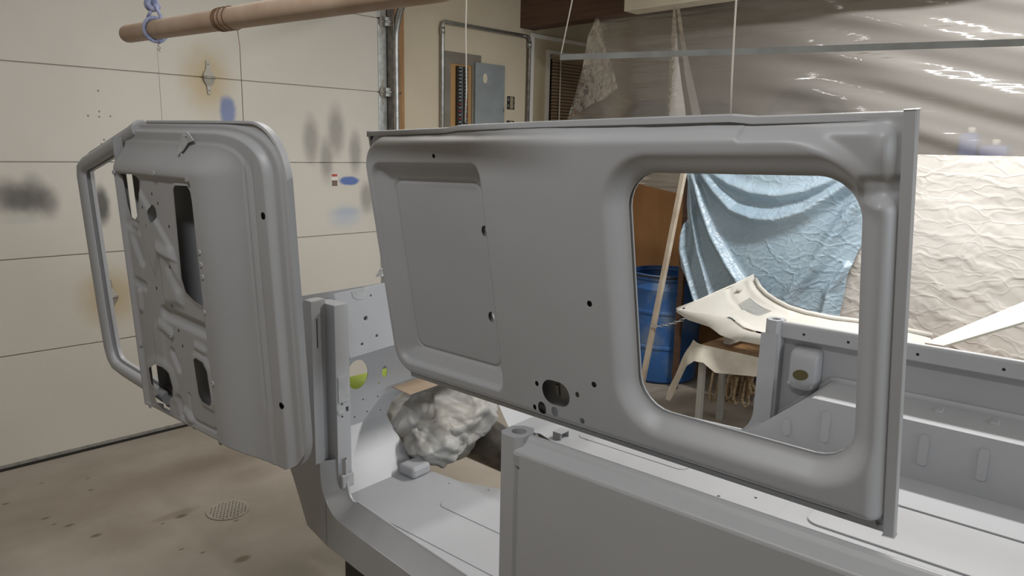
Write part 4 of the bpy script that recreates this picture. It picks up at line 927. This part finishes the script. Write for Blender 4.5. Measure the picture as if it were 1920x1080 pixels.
# ------------------------------------------------------------------ things behind the plastic
sh = empty('store_shelf', 'wall shelf behind the plastic carrying the tyres', 'shelf')
box('shelf_board', 4.95, 5.55, .6, 4.05, 1.50, 1.53, FIR, sh)
for y in (.7, 2.3, 3.95): box('shelf_leg', 5.0, 5.05, y, y + .05, 0, 1.499, FIR, sh); box('shelf_leg', 5.46, 5.51, y, y + .05, 0, 1.499, FIR, sh)
def tyre(y, R, X, lab):
    t = empty('tyre', lab, 'tyre', loc=(X, y, 1.531 + R), group='tyres on the shelf behind the plastic')
    prof = [(R * .60, -.07), (R * .72, -.095), (R * .90, -.095), (R * .98, -.075), (R, -.03), (R, .03), (R * .98, .075), (R * .90, .095), (R * .72, .095), (R * .60, .07), (R * .60, -.07)]
    m = MB().lathe(prof, (0, 0, 0), 48); m.v = [(p[2], p[0], p[1]) for p in m.v]; m.build('rubber_carcass', RUBBER, t, True)
    m = MB().lathe([(R * .60, .02), (R * .45, .0), (R * .2, .03), (.0001, .03)], (0, 0, 0), 36); m.v = [(-p[2], p[0], p[1]) for p in m.v]; m.build('wheel_disc', DKMETAL, t, True)
for y, R, X, lab in ((3.60, .255, 5.2, 'tyre standing on the shelf nearest the window blind'), (3.05, .25, 5.25, 'middle tyre standing on the shelf behind the plastic'), (2.25, .285, 5.15, 'largest tyre on the shelf behind the plastic')): tyre(y, R, X, lab)
for u, v0, hw, hh, lab in ((1820, 262, .05, .24, 'tall narrow blue jug on the shelf behind the plastic'), (1868, 268, .075, .17, 'wide blue jug on the shelf behind the plastic')):
    q = onplane(u, v0, 0, 5.1); j = empty('storage_jug', lab, 'jug', loc=(5.1, q[1], 1.531), group='blue jugs on the shelf')
    box('jug_body', -.07, .07, -hw, hw, 0, hh, BLUEJ, j, bevel=.02); MB().tube([(0, 0, hh), (0, 0, hh + .035)], .022, 16).build('cap', WHITEP, j, True)

# ------------------------------------------------------------------ table with cloth, rope hank, cowl panel
tb = empty('work_table', 'low steel-legged work table under the white body panel', 'table')
box('table_top', 3.645, 4.18, .75, 2.115, .50, .52, FIR, tb)
LEGM = nmat('grey_leg', (.34, .33, .30), .5)
for x, y in ((3.955, 2.095), (3.66, 2.07), (3.955, .80), (3.66, .80)): box('table_leg', x - .016, x + .016, y - .016, y + .016, 0, .50, LEGM, tb)
# cloth over the table end
cl = [(2.155, .545), (1.0, .545), (1.0, .50), (1.55, .47), (1.78, .44), (1.93, .42), (2.02, .455), (2.08, .45), (2.14, .40), (2.22, .28), (2.30, .12), (2.33, .125), (2.315, .20), (2.26, .33), (2.20, .47)]
WC = waves(61, 10, 15, 60)
pressed('dust_cloth', .99, 2.34, .1, .55, .008, lambda y, z: sd_poly(y, z, cl), lambda y, z: .0035 * 8 * crumple(y, z, WC) + .03 * ss(.5, .15, z), lambda y, z, d: np.stack([3.62 - .06 * ss(.545, .40, z) - d * .8 + .17 * ss(2.05, 2.3, y), y, z], -1), CLOTHW,
        label='off-white dust cloth draped over the end of the work table', cat='cloth')
# hank of rope hanging under the table
rk_ = empty('rope_hank', 'tangled tan rope hank hanging under the work table', 'rope')
rs = random.Random(5)
for i in range(15):
    y0 = 1.88 + .22 * i / 14; x0 = 4.02 + rs.uniform(-.04, .05); zl = rs.uniform(.10, .26)
    y1 = y0 + rs.uniform(-.05, .05)
    pth = [(x0, y0, .495), (x0 + rs.uniform(-.02, .02), y0 + rs.uniform(-.02, .02), .38), (x0 + rs.uniform(-.03, .03), (y0 + y1) / 2, .28), (x0, y1, zl), (x0 - .015, y1 + .02, zl - .02), (x0 - .03, y1 + .03, zl + .03), (x0 - .03, y1 + .01, .32)]
    from mathutils.geometry import interpolate_bezier
    sm = []
    for a_, b_ in zip(pth[:-1], pth[1:]):
        for t in np.linspace(0, 1, 5, endpoint=False): sm.append(tuple(np.array(a_) * (1 - t) + np.array(b_) * t))
    tube('rope_strand', sm, .0075 + rs.uniform(0, .003), ROPET, rk_, 7)
# white body panel with louvres (hood cowl) lying on the table
cwl = empty('vented_body_panel', 'off-white body panel with curved louvres lying on the work table', 'body panel')
A_ = lambda x, y: np.stack([np.ones_like(x), x, y, x * x, x * y, y * y], -1)
ctl = [(1268, 582, .69), (1345, 549, .79), (1413, 517, .89), (1428, 545, .85), (1460, 572, .79), (1530, 592, .745), (1700, 615, .74), (1437, 627, .70), (1380, 606, .70), (1600, 646, .69), (1400, 590, .735), (1340, 592, .70)]
c3 = np.array([onplane(u, v, 2, z) for u, v, z in ctl]); cf = np.linalg.lstsq(A_(c3[:, 0], c3[:, 1]), c3[:, 2], rcond=None)[0]
def zfit(x, y): return A_(np.asarray(x, float), np.asarray(y, float)) @ cf
def onfit(u, v):
    z = .74
    for _ in range(60): q = onplane(u, v, 2, z); z = .7 * z + .3 * min(.95, max(.6, float(zfit(q[0], q[1]))))
    return onplane(u, v, 2, z)
opx = [(1268, 580), (1310, 564), (1345, 548), (1380, 533), (1413, 516), (1416, 525), (1424, 540), (1437, 553), (1455, 565), (1478, 577), (1510, 587), (1560, 597), (1640, 607), (1745, 630), (1745, 655), (1640, 650), (1520, 641), (1437, 628), (1410, 622), (1395, 617), (1384, 609), (1372, 599), (1360, 595), (1340, 592), (1300, 586)]
top3 = [onfit(u, v) for u, v in opx]
P2 = [(q[0], q[1]) for q in top3]; xs_ = [q[0] for q in P2]; ys_ = [q[1] for q in P2]
lo0 = [(1386 + 20 * t, 569 - 10.5 * t) for t in np.linspace(0, 1, 12)]; lo1 = [(1401 + 23 * t, 584.5 - 12 * t) for t in np.linspace(0, 1, 12)]; lo2 = [(1424.5 + 23 * t, 592.5 - 9 * t) for t in np.linspace(0, 1, 12)]
def bez(a, b, c, n=9):
    a, b, c = map(np.array, (a, b, c)); k = 2 * b - .5 * a - .5 * c
    return [onfit(*((1 - t) ** 2 * a + 2 * t * (1 - t) * k + t * t * c)) for t in np.linspace(0, 1, n)]
lv = [bez(a, b, c) for a, b, c in zip(lo0, lo1, lo2)]
blk = [(q[0], q[1]) for q in lv[0] + [l[-1] for l in lv[1:]] + lv[-1][::-1][1:] + [l[0] for l in lv[::-1][1:-1]]]
bead = [onfit(*q) for q in ((1404, 530), (1408, 543), (1418, 556), (1434, 568), (1458, 580), (1480, 588))]
tip = onfit(1282, 578)
def cw_sdf(x, y): return np.maximum(np.maximum(sd_poly(x, y, P2), -sd_poly(x, y, blk)), -sd_ell(x, y, tip[0], tip[1], .009, .009))
def cw_dep(x, y):
    dl = d_line(x, y, [(q[0], q[1]) for q in bead]); fs = d_line(x, y, [P2[i] for i in (16, 17, 18, 19, 20, 21)])
    ridge = [onfit(*q) for q in ((1368, 540), (1371, 556), (1378, 566), (1390, 578))]; dr_ = d_line(x, y, [(q[0], q[1]) for q in ridge])
    return zfit(x, y) + .012 * np.exp(-(dl / .02) ** 2) - .010 * ss(.03, .045, fs) * ss(.10, .06, fs) * 0 + .010 * ss(.045, .02, fs) - .008 * np.exp(-(dr_ / .018) ** 2)
pressed('panel_skin', min(xs_) - .02, max(xs_) + .02, min(ys_) - .02, max(ys_) + .02, .006, cw_sdf, cw_dep, lambda x, y, d: np.stack([x, y, d], -1), WPAINT, cwl)
lsp = float(np.linalg.norm(lv[0][4] - lv[-1][4])) / 11
for L in lv:
    V = []; F = []
    for i, q in enumerate(L):
        t = L[min(i + 1, 8)] - L[max(i - 1, 0)]; t /= np.linalg.norm(t); n_ = np.cross(t, up3); n_ /= np.linalg.norm(n_)
        for sg in (-1, 1):
            e_ = q + n_ * lsp * .20 * sg; V.append((e_[0], e_[1], float(zfit(e_[0], e_[1])) - .001))
    for i in range(8): F.append((2 * i, 2 * i + 2, 2 * i + 3, 2 * i + 1))
    mobj('louvre', V, F, WPAINT, cwl, True)
rim = [top3[i] for i in range(5, 14)]
MB().tube([q + np.array([-.012, -.008, .008]) for q in rim], .012, 10).build('rear_rim', WPAINT, cwl, True)
front = [top3[i] for i in (0, 24, 23, 22, 21, 20, 19, 18, 17, 16, 15)]
low_px = [(1268, 585), (1290, 600), (1318, 609), (1330, 613), (1340, 620), (1350, 628), (1366, 634), (1385, 639), (1437, 649), (1520, 664), (1640, 675)]
V = []; F = []
for i, (q, d) in enumerate(zip(front, low_px)):
    hz = np.hypot(q[0], q[1]); r0 = ray(*d); lo = CAM + r0 * (hz + .02) / np.hypot(r0[0], r0[1]); mid = (q + lo) / 2 + np.array([-.02, -.008, .006]) * (1 if i else 0)
    V += [q, mid, lo]
for i in range(len(front) - 1):
    for k in range(2): F.append((3 * i + k, 3 * i + 3 + k, 3 * i + 4 + k, 3 * i + k + 1))
mobj('front_skirt', V, F, WPAINT, cwl, True)
left_ = [top3[i] for i in (0, 1, 2, 3, 4)]
MB().tube([q + np.array([.0, 0, .003]) for q in left_], .006, 8).build('side_fold', WPAINT, cwl, True)
bq = onfit(1388, 544); MB().obox(bq + np.array([0, 0, .012]), (.97, .2, .1), (-.2, .97, 0), (0, 0, 1), .045, .012, .006).build('hinge_tab', WPAINT, cwl)
for y in (1.0, 1.5, 1.95): box('panel_rib', 3.74, 4.05, y, y + .04, .5455, .66, WPAINT, cwl)
# leaning white board at the right
wb = [onplane(1735, 646, 0, 3.78), onplane(1770, 652, 0, 3.74), onplane(1925, 606, 0, 3.86), onplane(1925, 568, 0, 4.0)]
v_ = wb[3] - wb[0]; v2 = wb[2] - wb[1]
wb2 = [wb[0], wb[1], wb[1] + v2 * 2.0, wb[0] + v_ * 2.0]; nrm = np.cross(wb2[1] - wb2[0], wb2[3] - wb2[0]); nrm /= np.linalg.norm(nrm); nrm = nrm if nrm[2] > 0 else -nrm
V = [tuple(q) for q in wb2] + [tuple(q + nrm * .012) for q in wb2]
mobj('leaning_board', V, [(0, 1, 2, 3), (7, 6, 5, 4), (0, 4, 5, 1), (1, 5, 6, 2), (2, 6, 7, 3), (3, 7, 4, 0)], WPAINT, label='long white board sloping up beside the white drop sheet', cat='board')

# ------------------------------------------------------------------ floor drain
dc = onplane(428, 957, 2, 0)
dn = empty('floor_drain', 'round perforated drain cover set in the concrete floor', 'drain', loc=(dc[0], dc[1], 0))
hs = []
for i in range(-5, 6):
    for j in range(-5, 6):
        x, y = (i + .5 * (j % 2)) * .0165, j * .0150
        if math.hypot(x, y) < .078: hs.append(circle(x, y, .0042, n=7))
plate('drain_cover', circle(0, 0, .092, n=36), hs, lambda a, b, d: (a, b, .0035 - d), .002, FLOORM, dn)
cut(FLOOR, [((dc[0], dc[1], -.035), 2, .086, .055)])
